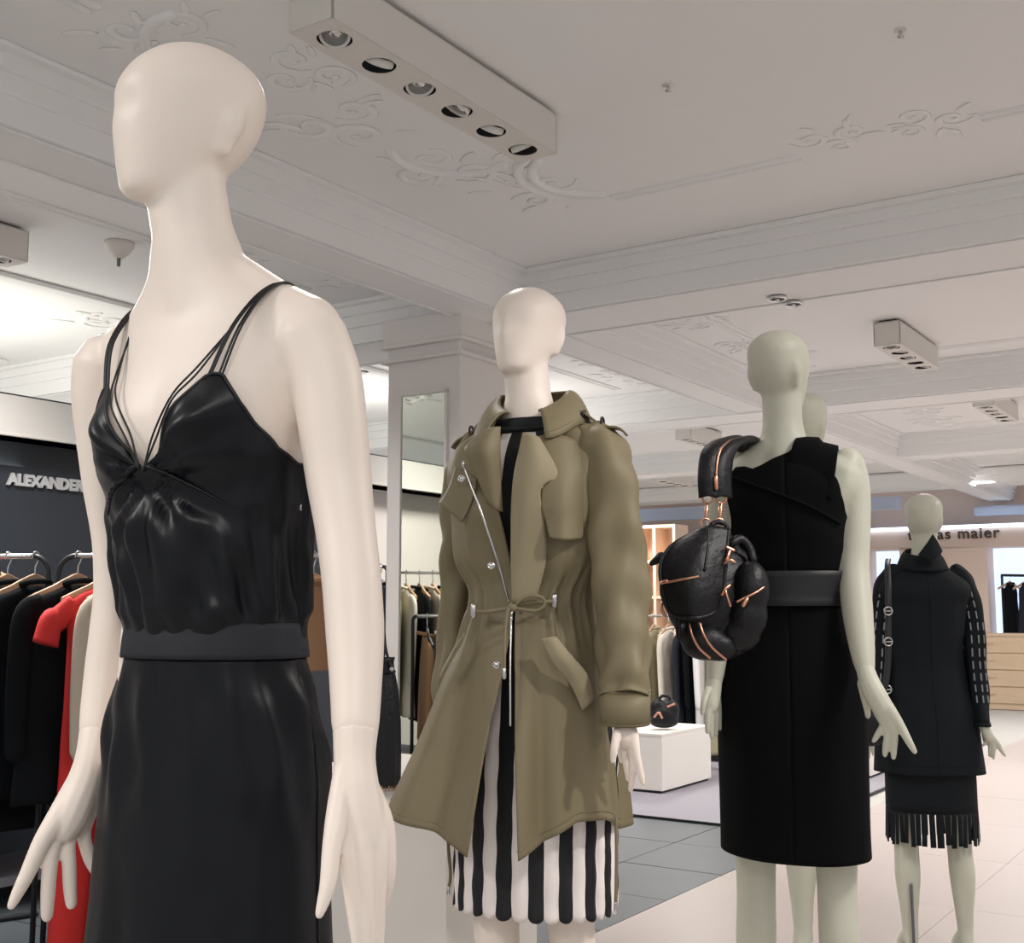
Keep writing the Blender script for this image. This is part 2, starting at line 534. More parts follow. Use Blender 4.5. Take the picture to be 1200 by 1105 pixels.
for (u, v, s) in [(6.6, 1.7, 0.2), (6.6, 0.6, 0.2), (8.5, 1.0, 0.2), (10.2, 1.2, 0.25), (12.2, 1.4, 0.25), (11.2, 0.9, 0.3), (2.4, 6.6, 0.35), (3.8, 7.4, 0.4), (1.6, 8.2, 0.4), (3.2, 5.9, 0.2), (5.0, 6.4, 0.3)]:
    cluster(u, v, s, random.uniform(0, 6), 4)
ro = obj('plaster_relief', rel, M_PLASTER, ceiling)
ro['kind'] = 'stuff'
# coffer frames in the side bay
m = MB()
for vv in (5.9, 8.0):
    m.ubox(-2, 5.2, vv, vv + 0.10, CZ - 0.03, CZ).ubox(6.1, 9.0, vv, vv + 0.10, CZ - 0.03, CZ)
struct('trim_6', m, M_PLASTER, 'shallow plaster ribs across the bright side bay ceiling', 'ceiling trim', bevel=0.01)

# pillar with capital mouldings and base
m = MB().ubox(5.2, 5.8, 3.80, 4.31, 0, 3.05)
m.ubox(5.165, 5.835, 3.765, 4.345, 2.885, 2.91).ubox(5.175, 5.825, 3.775, 4.335, 2.91, 3.05)
m.ubox(5.165, 5.835, 3.765, 4.345, 2.80, 2.825)
m.ubox(5.185, 5.815, 3.785, 4.325, 0, 0.17)
struct('pillar', m, M_PILLAR, 'square white pillar with moulded capital carrying the ceiling beams', 'pillar', bevel=0.006)
# tall mirror on the pillar
a, b = PV(472, 450, 5.195), PV(523, 443, 5.195)
ua, va, za = uvof(a); ub, vb, zb_ = uvof(b)
MIRROR_U = 5.188
mir = thing('wall_mirror', 'tall narrow mirror set into the face of the white pillar', 'mirror', B(5.19, (va + vb) / 2, 0.3))
obj('glass', MB().ubox(MIRROR_U, 5.1985, vb, va, 0.3, 2.60), M_MIRROR, mir, smooth=False)
m = MB()
e = 0.012
m.ubox(5.178, 5.199, vb - e, vb, 0.29, 2.61).ubox(5.178, 5.199, va, va + e, 0.29, 2.61).ubox(5.178, 5.199, vb - e, va + e, 2.60, 2.625).ubox(5.178, 5.199, vb - e, va + e, 0.275, 0.30)
obj('frame', m, M_PILLAR, mir, smooth=False)

# partition wall of the side boutique: pale wall, charcoal panel, projecting fascia
WV = 6.0
struct('wall_left', MB().ubox(-4.0, 8.5, WV, WV + 0.12, 0, 2.58), M_WALLW, 'pale partition wall of the side boutique', 'wall')
u0 = uvof(PU(-160, 600, WV))[0]; u1 = uvof(PU(395, 600, WV))[0]
struct('trim_7', MB().ubox(u0, u1, WV - 0.03, WV, 0, 2.36), M_DARKWALL, 'charcoal wall panel carrying the silver boutique lettering', 'wall panel')
m = MB().ubox(-4.0, 8.5, WV - 0.22, WV + 0.14, 2.335, 2.56)
m.ubox(-4.0, 8.5, WV - 0.225, WV + 0.14, 2.335, 2.352)
struct('trim_8', m, M_FASCIA, 'white fascia band projecting above the charcoal boutique panel', 'fascia', bevel=0.004)
struct('trim_9', MB().ubox(-4.0, 8.5, WV - 0.20, WV + 0.12, 2.56, 2.572), M_DARKEDGE, 'thin dark shadow gap along the top of the fascia', 'trim')
# lettering, each letter standing off the panel
def letters(text, start, direction, up, size, depth, material, name, label, cat, spacing=1.0, bold=0.0, skip=(), normal=None):
    cu = bpy.data.curves.new('letters', 'FONT')
    cu.body = text
    cu.size = size
    cu.extrude = depth / size * size * 0.5
    cu.offset = bold
    cu.space_character = spacing
    cu.resolution_u = 3
    tmp = bpy.data.objects.new('tmp', cu)
    COL.objects.link(tmp)
    dg = bpy.context.evaluated_depsgraph_get()
    me = bpy.data.meshes.new_from_object(tmp.evaluated_get(dg))
    bpy.data.objects.remove(tmp)
    d, w = Vector(direction).normalized(), Vector(up).normalized()
    n = d.cross(w)
    M = Matrix(((d.x, w.x, n.x, 0), (d.y, w.y, n.y, 0), (d.z, w.z, n.z, 0), (0, 0, 0, 1)))
    # one part per separate letter shape
    root = thing(name, label, cat, start)
    bm = bmesh.new(); bm.from_mesh(me)
    bpy.data.meshes.remove(me)
    bmesh.ops.remove_doubles(bm, verts=bm.verts, dist=1e-6)
    bm.verts.index_update(); bm.verts.ensure_lookup_table()
    seen = set()
    isl = []
    for v_ in bm.verts:
        if v_.index in seen: continue
        st, comp = [v_], []
        seen.add(v_.index)
        while st:
            q = st.pop(); comp.append(q)
            for ed in q.link_edges:
                o_ = ed.other_vert(q)
                if o_.index not in seen:
                    seen.add(o_.index); st.append(o_)
        isl.append(comp)
    isl.sort(key=lambda c: min(q.co.x for q in c))
    for comp in isl:
        mp = {q.index: k for k, q in enumerate(comp)}
        mm = MB()
        fs = {f for q in comp for f in q.link_faces}
        mm.add([start + M @ q.co for q in comp], [tuple(mp[q.index] for q in f.verts) for f in fs])
        hgt = max(q.co.y for q in comp) - min(q.co.y for q in comp)
        obj('letter' if hgt > 0.3 * size else 'letter_dot', mm, material, root, smooth=False)
    bm.free()
    return root
p0 = PU(9, 567, WV - 0.045); p1 = PU(98, 577, WV - 0.045)
letters('ALEXANDER WANG', p0, U, Z, 0.086, 0.016, M_LETTER, 'wall_lettering', 'silver capital letters on the charcoal boutique panel', 'sign', 1.0, 0.005)

# far end of the shop
FU = 19.0
def far_rect(x0, y0, x1, y1, u):
    a = PV(x0, y0, u); b = PV(x1, y1, u)
    return uvof(a)[1], uvof(b)[1], uvof(b)[2], uvof(a)[2]   # v left, v right, z low, z high
m = MB().ubox(FU, FU + 0.2, -6, 12, 0, CZ)
struct('wall_back', m, M_FARWALL, 'blush back wall at the far end of the shop', 'wall')
# fascia with the far sign
vl, vr, zl, zh = far_rect(985, 646, 1300, 612, FU - 0.5)
struct('trim_10', MB().ubox(FU - 0.5, FU, vr, vl, zl, zh), M_FARWALL, 'blush fascia carrying the small dark serif lettering', 'fascia')
FASC = (vl, vr, zl, zh)
for i, (xa, xb) in enumerate([(986, 1018), (1056, 1158)]):
    a_, b_, _, _ = far_rect(xa, 700, xb, 690, FU - 0.5)
    struct('trim_%d' % (11 + i), MB().ubox(FU - 0.5, FU, b_, a_, 0, zl), M_FARWALL, ['blush pier beside the narrow lit niche', 'wide blush pier between the two lit niches'][i], 'pier')
# niche backs glow, emission standing in for the light inside the niches
for i, (xa, xb) in enumerate([(1018, 1056), (1158, 1300)]):
    a_, b_, _, _ = far_rect(xa, 700, xb, 690, FU - 0.5)
    mm = MB().ubox(FU - 0.04, FU - 0.005, b_, a_, 0.2, zl)
    tag(obj('light_panel', mm, M_GLOW, smooth=False), ['backlit pale blue panel in the narrow niche', 'backlit pale blue panel behind the hanging black clothes'][i], 'light panel')
# bluish upper bulkhead with cove strip
a_, b_, z0_, z1_ = far_rect(700, 612, 1052, 581, FU - 1.2)
a2_, b2_, z2_, _ = far_rect(700, 642, 985, 600, FU - 1.2)
struct('trim_13', MB().ubox(FU - 1.2, FU - 1.0, b_, a_, z0_, z1_).ubox(FU - 1.195, FU - 1.0, b2_, a2_, z2_, z0_ + 0.001), M_COOL, 'cool blue bulkhead under the far ceiling', 'bulkhead')
a_, b_, z0_, z1_ = far_rect(1142, 613, 1330, 585, FU - 0.3)
struct('trim_14', MB().ubox(FU - 0.35, FU - 0.28, b_, a_, z0_, z1_ + 0.1), M_COOL, 'cool blue arch recess above the far sign', 'recess', bevel=0.05)
a_, b_, z0_, z1_ = far_rect(826, 616, 1300, 612, FU - 0.55)
tag(obj('cove_strip', MB().ubox(FU - 0.56, FU - 0.5, b_, a_, z0_ - 0.01, z0_ + 0.04), M_GLOWSTRIP, smooth=False), 'thin bluish light strip along the top of the far fascia', 'light strip')
# wall left of the fascia (behind the wooden shelves)
a_, b_, _, _ = far_rect(690, 700, 986, 690, FU - 0.9)
struct('wall_side', MB().ubox(FU - 0.9, FU, b_, a_, 0, z0_), M_FARWALL, 'blush wall behind the wooden shelves', 'wall')
struct('wall_end', MB().ubox(12.5, FU, 9.0, 9.15, 0, 2.7), M_WALLW, 'pale wall closing the side bay far behind the pillar', 'wall')
fu = FU - 0.5
p0 = PV(1064, 633, fu - 0.012)
letters('tomas maier', p0, -V, Z, 0.235, 0.02, M_LETTERK, 'sign_lettering', 'small dark lower-case serif lettering on the far blush fascia', 'sign', 1.12, 0.0035)
# ------------------------------------------------------------------ mannequins
TORSO = [  # z, half width, front depth, back depth
    (0.84, 0.150, 0.075, 0.090), (0.92, 0.168, 0.084, 0.108), (0.98, 0.170, 0.088, 0.112), (1.04, 0.154, 0.088, 0.098),
    (1.10, 0.120, 0.083, 0.080), (1.15, 0.105, 0.079, 0.072), (1.20, 0.110, 0.081, 0.074), (1.27, 0.127, 0.086, 0.082),
    (1.33, 0.136, 0.090, 0.088), (1.39, 0.144, 0.092, 0.092), (1.44, 0.152, 0.084, 0.094), (1.485, 0.156, 0.070, 0.086),
    (1.518, 0.140, 0.058, 0.074), (1.55, 0.100, 0.052, 0.060), (1.58, 0.068, 0.050, 0.054), (1.62, 0.054, 0.050, 0.054)]

def spow(x, e):
    return math.copysign(abs(x) ** e, x)

def torso_pt(a, z, off=0.0, bust=1.0):
    """local point on the torso; a = 0 front, + towards its left, off = outward offset"""
    w, f, b = interp(z, TORSO)
    w += off; f += off; b += off
    s, c = math.sin(a), math.cos(a)
    x = w * spow(s, 0.88)
    y = -f * spow(c, 0.88) if c > 0 else -b * spow(c, 0.88)
    if c > 0 and bust:
        for sg in (-1, 1):
            y -= bust * 0.034 * math.exp(-((x - sg * 0.068) / 0.050) ** 2 - ((z - 1.36) / (0.058 if z > 1.36 else 0.045)) ** 2) * min(1, c * 2)
    return Vector((x, y, z))

HEAD = [  # height above chin, front, back, half width
    (0.000, 0.062, -0.030, 0.018), (0.006, 0.075, -0.005, 0.033), (0.018, 0.081, 0.030, 0.044), (0.045, 0.083, 0.062, 0.055),
    (0.070, 0.084, 0.086, 0.064), (0.100, 0.086, 0.104, 0.071), (0.130, 0.085, 0.113, 0.076), (0.152, 0.080, 0.113, 0.077),
    (0.175, 0.066, 0.102, 0.070), (0.193, 0.046, 0.080, 0.055), (0.206, 0.022, 0.053, 0.035), (0.212, -0.002, 0.026, 0.015)]

def head_mesh(m, T, nose=0.008):
    rings = []
    n = 32
    N = 26
    for k in range(N + 1):
        h = 0.212 * (0.5 - 0.5 * math.cos(math.pi * k / N))
        f, b, w = interp(h, HEAD)
        ring = []
        cyc = (b - f) / 2
        d = (b + f) / 2
        for i in range(n):
            a = 2 * math.pi * i / n
            x = w * spow(math.sin(a), 0.95)
            y = cyc - d * spow(math.cos(a), 0.95)
            if math.cos(a) > 0:
                # brow ridge, eye hollows, nose
                fx = max(0, math.cos(a))
                y += 0.007 * fx * sum(math.exp(-((x - s * 0.030) / 0.017) ** 2 - ((h - 0.112) / 0.017) ** 2) for s in (-1, 1))
                y -= nose * math.exp(-(x / 0.013) ** 2 - ((h - 0.082) / 0.024) ** 2)
                y -= 0.0015 * math.exp(-(x / 0.020) ** 2 - ((h - 0.045) / 0.010) ** 2)
                y += 0.0015 * math.exp(-(x / 0.018) ** 2 - ((h - 0.029) / 0.007) ** 2)
            ring.append(T @ Vector((x, y, h)))
        rings.append(ring)
    m.loft(rings)
    for s in (-1, 1):   # ears
        m.ball(T @ Vector((s * 0.0665, 0.050, 0.094)), (0.008, 0.017, 0.028), 12,
               axes=tuple((T.to_3x3() @ q).normalized() for q in (Vector((1, s * 0.45, 0)), Vector((-s * 0.45, 1, 0.0)), Vector((0, 0.25, 1)))))
        m.ball(T @ Vector((s * 0.060, 0.038, 0.068)), (0.008, 0.014, 0.02), 10,
               axes=tuple((T.to_3x3() @ q).normalized() for q in (Vector((1, 0, 0)), Vector((0, 1, 0)), Vector((0, 0, 1)))))

class Mannequin:
    pass

def chain(seq):
    """[(px, py, Y, half width px)] to world points and radii"""
    pts = [P(q[0], q[1], q[2]) for q in seq]
    return pts, [q[3] * PXM(p) for q, p in zip(seq, pts)]

def resample(pts, rad, k=5):
    p2 = smooth_path(pts, k)
    tab = [(i * k, r) for i, r in enumerate(rad)]
    return p2, [I1(i, tab) for i in range(len(p2))]

def build_mannequin(label, px, Y, base, yaw, head_yaw, head_pitch, arms, hands, skin, leg_sep=0.085, vox=0.006, stance=0.0, hvox=0.003, head_shift=(0, 0), bust=1.0, group=None, slim=1.0, leg_shift=0.0):
    X = (px - CX) * (Y * CP + 0.2 * SP) / F_PX
    loc = Vector((X, Y, base))
    T = Matrix.Translation(loc) @ Matrix.Rotation(yaw, 4, 'Z')
    Mq = Mannequin()
    Mq.T, Mq.loc, Mq.base = T, loc, base
    root = thing('mannequin', label, 'mannequin', loc, group)
    Mq.root = root
    m = MB()
    n = 40
    rings = []
    for k in range(61):
        z = 0.84 + (1.62 - 0.84) * k / 60
        k_ = 1 - (1 - slim) * sstep(1.14, 1.04, z)
        hz_ = sstep(1.48, 1.62, z) * 0.6
        rings.append([T @ Vector((q.x * k_ + head_shift[0] * hz_, q.y * k_ + head_shift[1] * hz_, q.z)) for q in (torso_pt(2 * math.pi * i / n, z, 0, bust) for i in range(n))])
    m.loft(rings)
    # neck
    hs = Vector((head_shift[0], head_shift[1], 0))
    m.tube([T @ Vector((0, 0.012, 1.50)), T @ (Vector((0, 0.006, 1.58)) + hs * 0.4), T @ (Vector((0, 0.004, 1.64)) + hs * 0.75), T @ (Vector((0, 0.004, 1.70)) + hs), T @ (Vector((0, 0.012, 1.77)) + hs)],
           [0.075, 0.060, 0.0525, 0.052, 0.050], 20)
    # trapezius slope to the shoulders
    for s in (-1, 1):
        m.tube([T @ Vector((s * 0.03 + head_shift[0] * 0.4, 0.018 + head_shift[1] * 0.4, 1.572)), T @ Vector((s * 0.09, 0.012, 1.524)), T @ Vector((s * 0.150, 0.008, 1.488))], [0.042, 0.042, 0.048], 12)
        m.tube([T @ Vector((s * 0.085, 0.02, 1.42)), T @ Vector((s * 0.150, 0.012, 1.475))], [0.055, 0.046], 12)
    TH = T @ Matrix.Translation(Vector((0, 0.0, 1.675)) + hs) @ Matrix.Rotation(head_yaw, 4, 'Z') @ Matrix.Rotation(head_pitch, 4, 'X')
    head_mesh(m, TH, 0.004 if px < 300 else 0.010)
    # legs and feet
    for s in (-1, 1):
        q = s * leg_sep
        L = [(q * 0.9, 0.0, 0.90, 0.074 * slim), (q * 0.95, -0.005, 0.78, 0.074), (q, -0.012, 0.62, 0.063), (q * 0.98, -0.012, 0.50, 0.052), (q * 0.98, 0.004, 0.40, 0.050),
             (q, 0.016, 0.32, 0.051), (q, 0.022, 0.20, 0.038), (q, 0.026, 0.11, 0.030)]
        dy = stance * s
        L = [(a + leg_shift, b, z, r) for a, b, z, r in L]
        q += leg_shift
        pts = [T @ Vector((a, b + dy * (0.9 - z) / 0.9, z)) for a, b, z, r in L]
        p2, r2 = resample(pts, [r[3] for r in L])
        m.tube(p2, r2, 16)
        m.tube([T @ Vector((q, 0.030 + dy, 0.10)), T @ Vector((q, -0.03 + dy, 0.075)), T @ Vector((q, -0.10 + dy, 0.035)), T @ Vector((q * 1.03, -0.145 + dy, 0.022))], [0.034, 0.032, 0.030, 0.020], 12)
        m.tube([T @ Vector((q, 0.030 + dy, 0.10)), T @ Vector((q, 0.048 + dy, 0.06)), T @ Vector((q, 0.048 + dy, 0.045))], [0.030, 0.026, 0.020], 12)
    for seq in arms:
        pts, rad = chain(seq)
        p2, r2 = resample(pts, rad)
        s = 1 if (T.inverted() @ pts[0]).x > 0 else -1
        m.tube(p2, r2, 18)
    body = obj('body', m, skin, root, remesh=vox, relax=10)
    for h in hands:
        hm = MB()
        for fing in h:
            pts, rad = chain(fing)
            p2, r2 = resample(pts, rad, 4)
            hm.tube(p2, r2, 12)
        obj('hand', hm, skin, root, remesh=hvox, relax=4)
    # stand: glass disc base and steel rod to the calf
    bm_ = MB().disc(T @ Vector((0, 0.0 if leg_sep < 0.06 else 0.05, 0.0)), Z, 0.12 if leg_sep < 0.06 else 0.19, 0.010, 40)
    obj('base_plate', bm_, M_STEEL, root, smooth=False)
    obj('support_rod', MB().tube([T @ Vector((leg_sep * (1 if px > 1000 else -1), 0.085 + stance, 0.008)), T @ Vector((leg_sep * (1 if px > 1000 else -1), 0.075 + stance, 0.30))], 0.006, 10), M_CHROME, root)
    return Mq

def plinth(name_, u0, u1, v0, v1, z0, z1, label, cat='plinth', material=None, group=None):
    t = thing(name_, label, cat, B((u0 + u1) / 2, (v0 + v1) / 2, z0), group)
    obj('block', MB().ubox(u0, u1, v0, v1, z0 + 0.02, z1 - 0.02), material or M_PLINTH, t, smooth=False, bevel=0.002)
    obj('top', MB().ubox(u0 - 0.003, u1 + 0.003, v0 - 0.003, v1 + 0.003, z1 - 0.02, z1), material or M_PLINTH, t, smooth=False, bevel=0.002)
    obj('recessed_base', MB().ubox(u0 + 0.02, u1 - 0.02, v0 + 0.02, v1 - 0.02, z0, z0 + 0.02), M_DARKEDGE, t, smooth=False)
    return t

def stand_plinth(mq, label):
    u, v, _ = uvof(mq.loc)
    plinth('mannequin_plinth', u - 0.36, u + 0.36, v - 0.36, v + 0.36, 0.0, mq.base, label, 'plinth', None, None)

# --- mannequin in black satin
armL = [(362, 396, 1.43, 46), (382, 445, 1.42, 43), (390, 500, 1.41, 41), (397, 560, 1.40, 39), (405, 620, 1.38, 36), (412, 680, 1.355, 35.5), (416, 740, 1.335, 35),
        (417, 800, 1.31, 31.5), (416.5, 857, 1.285, 27.8)]
armR = [(126, 428, 1.585, 40), (121, 462, 1.59, 36.5), (124, 510, 1.60, 34), (129, 570, 1.61, 31), (135, 630, 1.615, 27), (135, 690, 1.615, 25), (129, 740, 1.605, 24),
        (120, 795, 1.59, 22), (112, 857, 1.565, 19.5)]
W1 = (416.5, 858, 1.285, 27.0)
handL = [
    [W1, (415.5, 889, 1.275, 25), (418, 925, 1.265, 27), (424, 960, 1.26, 28), (428, 990, 1.255, 24)],
    [(405, 900, 1.265, 14), (397, 950, 1.245, 15), (389, 993, 1.225, 12), (384, 1037, 1.21, 10), (374, 1072, 1.20, 5.5)],
    [(412, 905, 1.27, 16), (402, 965, 1.25, 15), (407, 1004, 1.24, 11.5), (412, 1050, 1.235, 9.5), (419, 1100, 1.235, 8.5), (424, 1145, 1.245, 6.5)],
    [(416, 905, 1.27, 16), (424, 965, 1.25, 15), (426, 1004, 1.24, 11.5), (430, 1060, 1.235, 9.5), (433, 1115, 1.24, 9), (435, 1165, 1.25, 6.5)],
    [(420, 905, 1.275, 16), (440, 965, 1.26, 14), (445, 1004, 1.25, 11), (444, 1055, 1.25, 9), (442, 1110, 1.255, 8.5), (440, 1150, 1.265, 6)],
    [(422, 905, 1.28, 15), (448, 960, 1.27, 13), (455, 1000, 1.265, 10), (455, 1030, 1.265, 8.5), (450, 1060, 1.27, 6)],
]
W2 = (112, 858, 1.565, 19)
handR = [
    [W2, (106, 889, 1.55, 18), (97, 920, 1.54, 20), (84, 950, 1.53, 22), (75, 970, 1.525, 18)],
    [(98, 905, 1.545, 14), (70, 955, 1.52, 14), (50, 985, 1.505, 11), (34, 1020, 1.50, 9.5), (21, 1046, 1.50, 7.5), (13, 1062, 1.50, 5)],
    [(100, 905, 1.545, 14), (80, 955, 1.53, 14), (63, 988, 1.52, 10), (58, 1020, 1.515, 9), (56, 1050, 1.515, 8.5), (55, 1074, 1.52, 7)],
    [(104, 905, 1.55, 14), (90, 955, 1.54, 13), (80, 985, 1.535, 9.5), (81, 1015, 1.53, 8.5), (82, 1040, 1.53, 8), (83.5, 1060, 1.53, 6.5)],
    [(108, 905, 1.555, 13), (102, 950, 1.555, 12), (98, 976, 1.555, 8.5), (104, 1003, 1.555, 7.5), (110, 1016, 1.555, 7), (115, 1026, 1.555, 5)],
    [(98, 905, 1.56, 13), (78, 950, 1.565, 12), (64, 985, 1.575, 9), (57, 1002, 1.58, 8), (52, 1014, 1.585, 6)],
]
M1 = build_mannequin('pale bald mannequin wearing the black satin camisole and skirt', 245, 1.50, 0.25, math.radians(-28), math.radians(-30), math.radians(3), [armL, armR], [handL, handR], M_SKIN,
                     vox=0.0045, hvox=0.0022, head_shift=(-0.034, -0.026), slim=0.82, leg_sep=0.068, leg_shift=0.014)
# --- mannequin in the olive coat
arm2L = [(700, 532, 2.57, 20), (719, 580, 2.54, 22), (724, 650, 2.52, 20), (728, 720, 2.50, 19), (731, 780, 2.47, 17), (732, 846, 2.44, 13)]
arm2R = [(556, 545, 2.76, 19), (547, 590, 2.80, 18), (542, 660, 2.82, 17), (538, 730, 2.82, 15), (533, 800, 2.80, 13)]
h2 = [
    [(732, 842, 2.44, 12), (733, 856, 2.435, 13), (735, 868, 2.43, 12)],
    [(727, 850, 2.43, 7), (723, 862, 2.41, 6), (720, 878, 2.40, 5), (718, 892, 2.40, 3.2)],
    [(736, 850, 2.43, 8), (742, 862, 2.42, 7), (746, 884, 2.41, 5), (750, 903, 2.41, 4.5), (754, 918, 2.41, 3.2)],
    [(735, 852, 2.43, 8), (739, 868, 2.425, 7), (740, 888, 2.42, 4.8), (741, 908, 2.42, 4.4), (739, 926, 2.425, 3.2)],
    [(733, 852, 2.44, 8), (735, 868, 2.44, 7), (733, 888, 2.445, 4.6), (735, 902, 2.45, 4.2), (736, 914, 2.455, 3)],
    [(730, 852, 2.45, 7), (730, 866, 2.45, 6), (727, 880, 2.46, 4.2), (728, 892, 2.465, 3)],
]
M2 = build_mannequin('pale bald mannequin wearing the open olive coat over the striped dress', 626, 2.66, 0.25, math.radians(-22), math.radians(-12), math.radians(-2), [arm2L, arm2R], [h2], M_SKIN,
                     vox=0.006, hvox=0.003, stance=0.02, head_shift=(-0.018, -0.010), slim=0.9)
# --- mannequin in the black one-shoulder dress, seen from behind
arm3R = [(993, 541, 3.08, 19), (1001, 570, 3.08, 18.5), (1002, 620, 3.06, 18), (1001, 665, 3.04, 18), (1004, 707, 3.00, 18.5), (1009, 750, 2.95, 16), (1014, 785, 2.91, 11.5)]
arm3L = [(853, 540, 3.12, 18), (846, 590, 3.12, 17), (843, 650, 3.12, 16), (842, 710, 3.11, 15), (840, 770, 3.09, 12.5), (837, 800, 3.08, 10)]
h3 = [
    [(1014, 784, 2.91, 10.5), (1019, 800, 2.89, 12), (1027, 816, 2.87, 13), (1036, 832, 2.86, 12)],
    [(1024, 805, 2.88, 9), (1042, 832, 2.85, 8), (1054, 849, 2.84, 6), (1064, 867, 2.83, 4.8), (1072, 881, 2.83, 3.2)],
    [(1024, 808, 2.88, 9), (1038, 836, 2.855, 8), (1047.5, 857, 2.85, 5), (1047.5, 875, 2.85, 4.2), (1047, 888, 2.85, 3)],
    [(1022, 808, 2.88, 9), (1034, 838, 2.865, 8), (1040.5, 857, 2.86, 4.8), (1038, 874, 2.86, 4.2), (1037, 885, 2.86, 3)],
    [(1020, 808, 2.885, 9), (1031, 836, 2.87, 7), (1035, 849, 2.87, 4.8), (1029, 860, 2.87, 4), (1024, 868, 2.87, 3)],
    [(1012, 800, 2.91, 8), (1014, 816, 2.91, 6), (1016, 830, 2.91, 4.2), (1017, 840, 2.915, 3)],
]
h3b = [
    [(837, 798, 3.08, 9.5), (835, 815, 3.07, 10), (833, 828, 3.06, 9)],
    [(834, 815, 3.06, 5), (830, 835, 3.05, 4), (829, 858, 3.05, 2.8)],
    [(836, 815, 3.07, 5), (834, 838, 3.06, 4), (834, 864, 3.06, 2.8)],
    [(838, 815, 3.08, 5), (839, 838, 3.08, 4), (839, 862, 3.08, 2.8)],
    [(840, 815, 3.09, 5), (843, 836, 3.09, 4), (844, 854, 3.09, 2.8)],
    [(830, 808, 3.05, 4.5), (825, 822, 3.03, 4), (823, 836, 3.03, 2.8)],
]
M3 = build_mannequin('pale mannequin in the black one-shoulder dress, backpack on its shoulder', 922, 3.10, 0.25, math.radians(180 - 14), math.radians(-22), math.radians(0), [arm3R, arm3L], [h3, h3b], M_SKIN2,
                     leg_sep=0.102, vox=0.007, hvox=0.003, head_shift=(0.004, -0.006), bust=0.8, slim=0.9)
# --- mannequin in the black jacket and fringed skirt, seen from behind
arm4R = [(1126, 674, 4.98, 9), (1139, 720, 4.98, 8.5), (1143, 770, 4.96, 9), (1147, 815, 4.92, 7.5), (1151, 850, 4.88, 5.5)]
arm4L = [(1045, 674, 5.0, 9), (1034, 720, 5.03, 8.5), (1029, 770, 5.01, 8.5), (1025, 810, 4.97, 7.5), (1021, 848, 4.94, 5.5)]
h4 = [
    [(1151, 848, 4.88, 5.4), (1156, 858, 4.87, 6), (1160, 866, 4.86, 6)],
    [(1158, 860, 4.86, 4), (1168, 870, 4.85, 3), (1173, 879, 4.85, 2.5), (1178, 886, 4.85, 1.6)],
    [(1158, 860, 4.86, 4), (1164, 873, 4.855, 2.8), (1164.5, 882, 4.855, 2.3), (1164, 889, 4.855, 1.6)],
    [(1157, 860, 4.865, 4), (1160, 873, 4.865, 2.6), (1160, 880, 4.865, 2.2), (1159.5, 886, 4.865, 1.5)],
    [(1156, 860, 4.87, 4), (1155, 869, 4.87, 2.4), (1152, 874, 4.87, 1.6)],
    [(1153, 855, 4.88, 3.5), (1153, 864, 4.885, 2.4), (1153.5, 869, 4.885, 1.6)],
]
h4b = [
    [(1021, 847, 4.94, 5.4), (1018, 858, 4.93, 6), (1016, 866, 4.92, 6)],
    [(1016, 862, 4.92, 3.4), (1010, 875, 4.91, 2.5), (1008, 886, 4.91, 1.6)],
    [(1017, 862, 4.92, 3.4), (1014, 877, 4.92, 2.5), (1013, 890, 4.92, 1.6)],
    [(1018, 862, 4.92, 3.4), (1018, 877, 4.92, 2.5), (1018, 889, 4.92, 1.6)],
    [(1019, 862, 4.93, 3.4), (1022, 875, 4.93, 2.4), (1023, 885, 4.93, 1.5)],
    [(1014, 855, 4.92, 3.2), (1009, 864, 4.90, 2.4), (1007, 870, 4.90, 1.6)],
]
M4 = build_mannequin('pale mannequin seen from behind in the black jacket and fringed skirt', 1080, 5.0, 0.0, math.radians(180 - 6), math.radians(-8), 0.0, [arm4R, arm4L], [h4, h4b], M_SKIN2,
                     leg_sep=0.108, vox=0.008, hvox=0.004, head_shift=(-0.015, 0), bust=0.8)
# --- mannequin almost hidden behind the black dress
arm5 = [(985, 590, 4.05, 13), (984, 640, 4.06, 12.5), (981, 700, 4.07, 11.5), (977, 760, 4.06, 10), (972, 800, 4.04, 8)]
arm5b = [(915, 590, 3.98, 13), (914, 640, 3.97, 12.5), (916, 700, 3.95, 11.5), (919, 760, 3.93, 10), (922, 800, 3.92, 8)]
M5 = build_mannequin('pale mannequin standing directly behind the one in the one-shoulder dress', 948, 4.02, 0.25, math.radians(180 - 10), math.radians(-12), 0.0, [arm5, arm5b], [], M_SKIN2,
                     leg_sep=0.055, vox=0.009, bust=0.8, slim=0.76)
stand_plinth(M1, 'white plinth carrying the mannequin in black satin')
stand_plinth(M2, 'white plinth carrying the mannequin in the olive coat')
u3, v3, _ = uvof(M3.loc); u5, v5, _ = uvof(M5.loc)
plinth('mannequin_plinth', u3 - 0.34, u3 + 0.34, v3 - 0.34, v3 + 0.34, 0, 0.25, 'white plinth carrying the mannequin in the one-shoulder dress')
plinth('mannequin_plinth', u5 - 0.24, u5 + 0.14, v5 - 0.2, v5 + 0.2, 0, 0.25, 'white plinth carrying the half hidden mannequin')
# ------------------------------------------------------------------ black satin camisole and skirt
D = math.radians
def fbm(x, y, z=0.0):
    return noise.noise(Vector((x, y, z)))

def angle_of(a):
    """wrap to -180..180 degrees"""
    d = math.degrees(a)
    return (d + 180) % 360 - 180

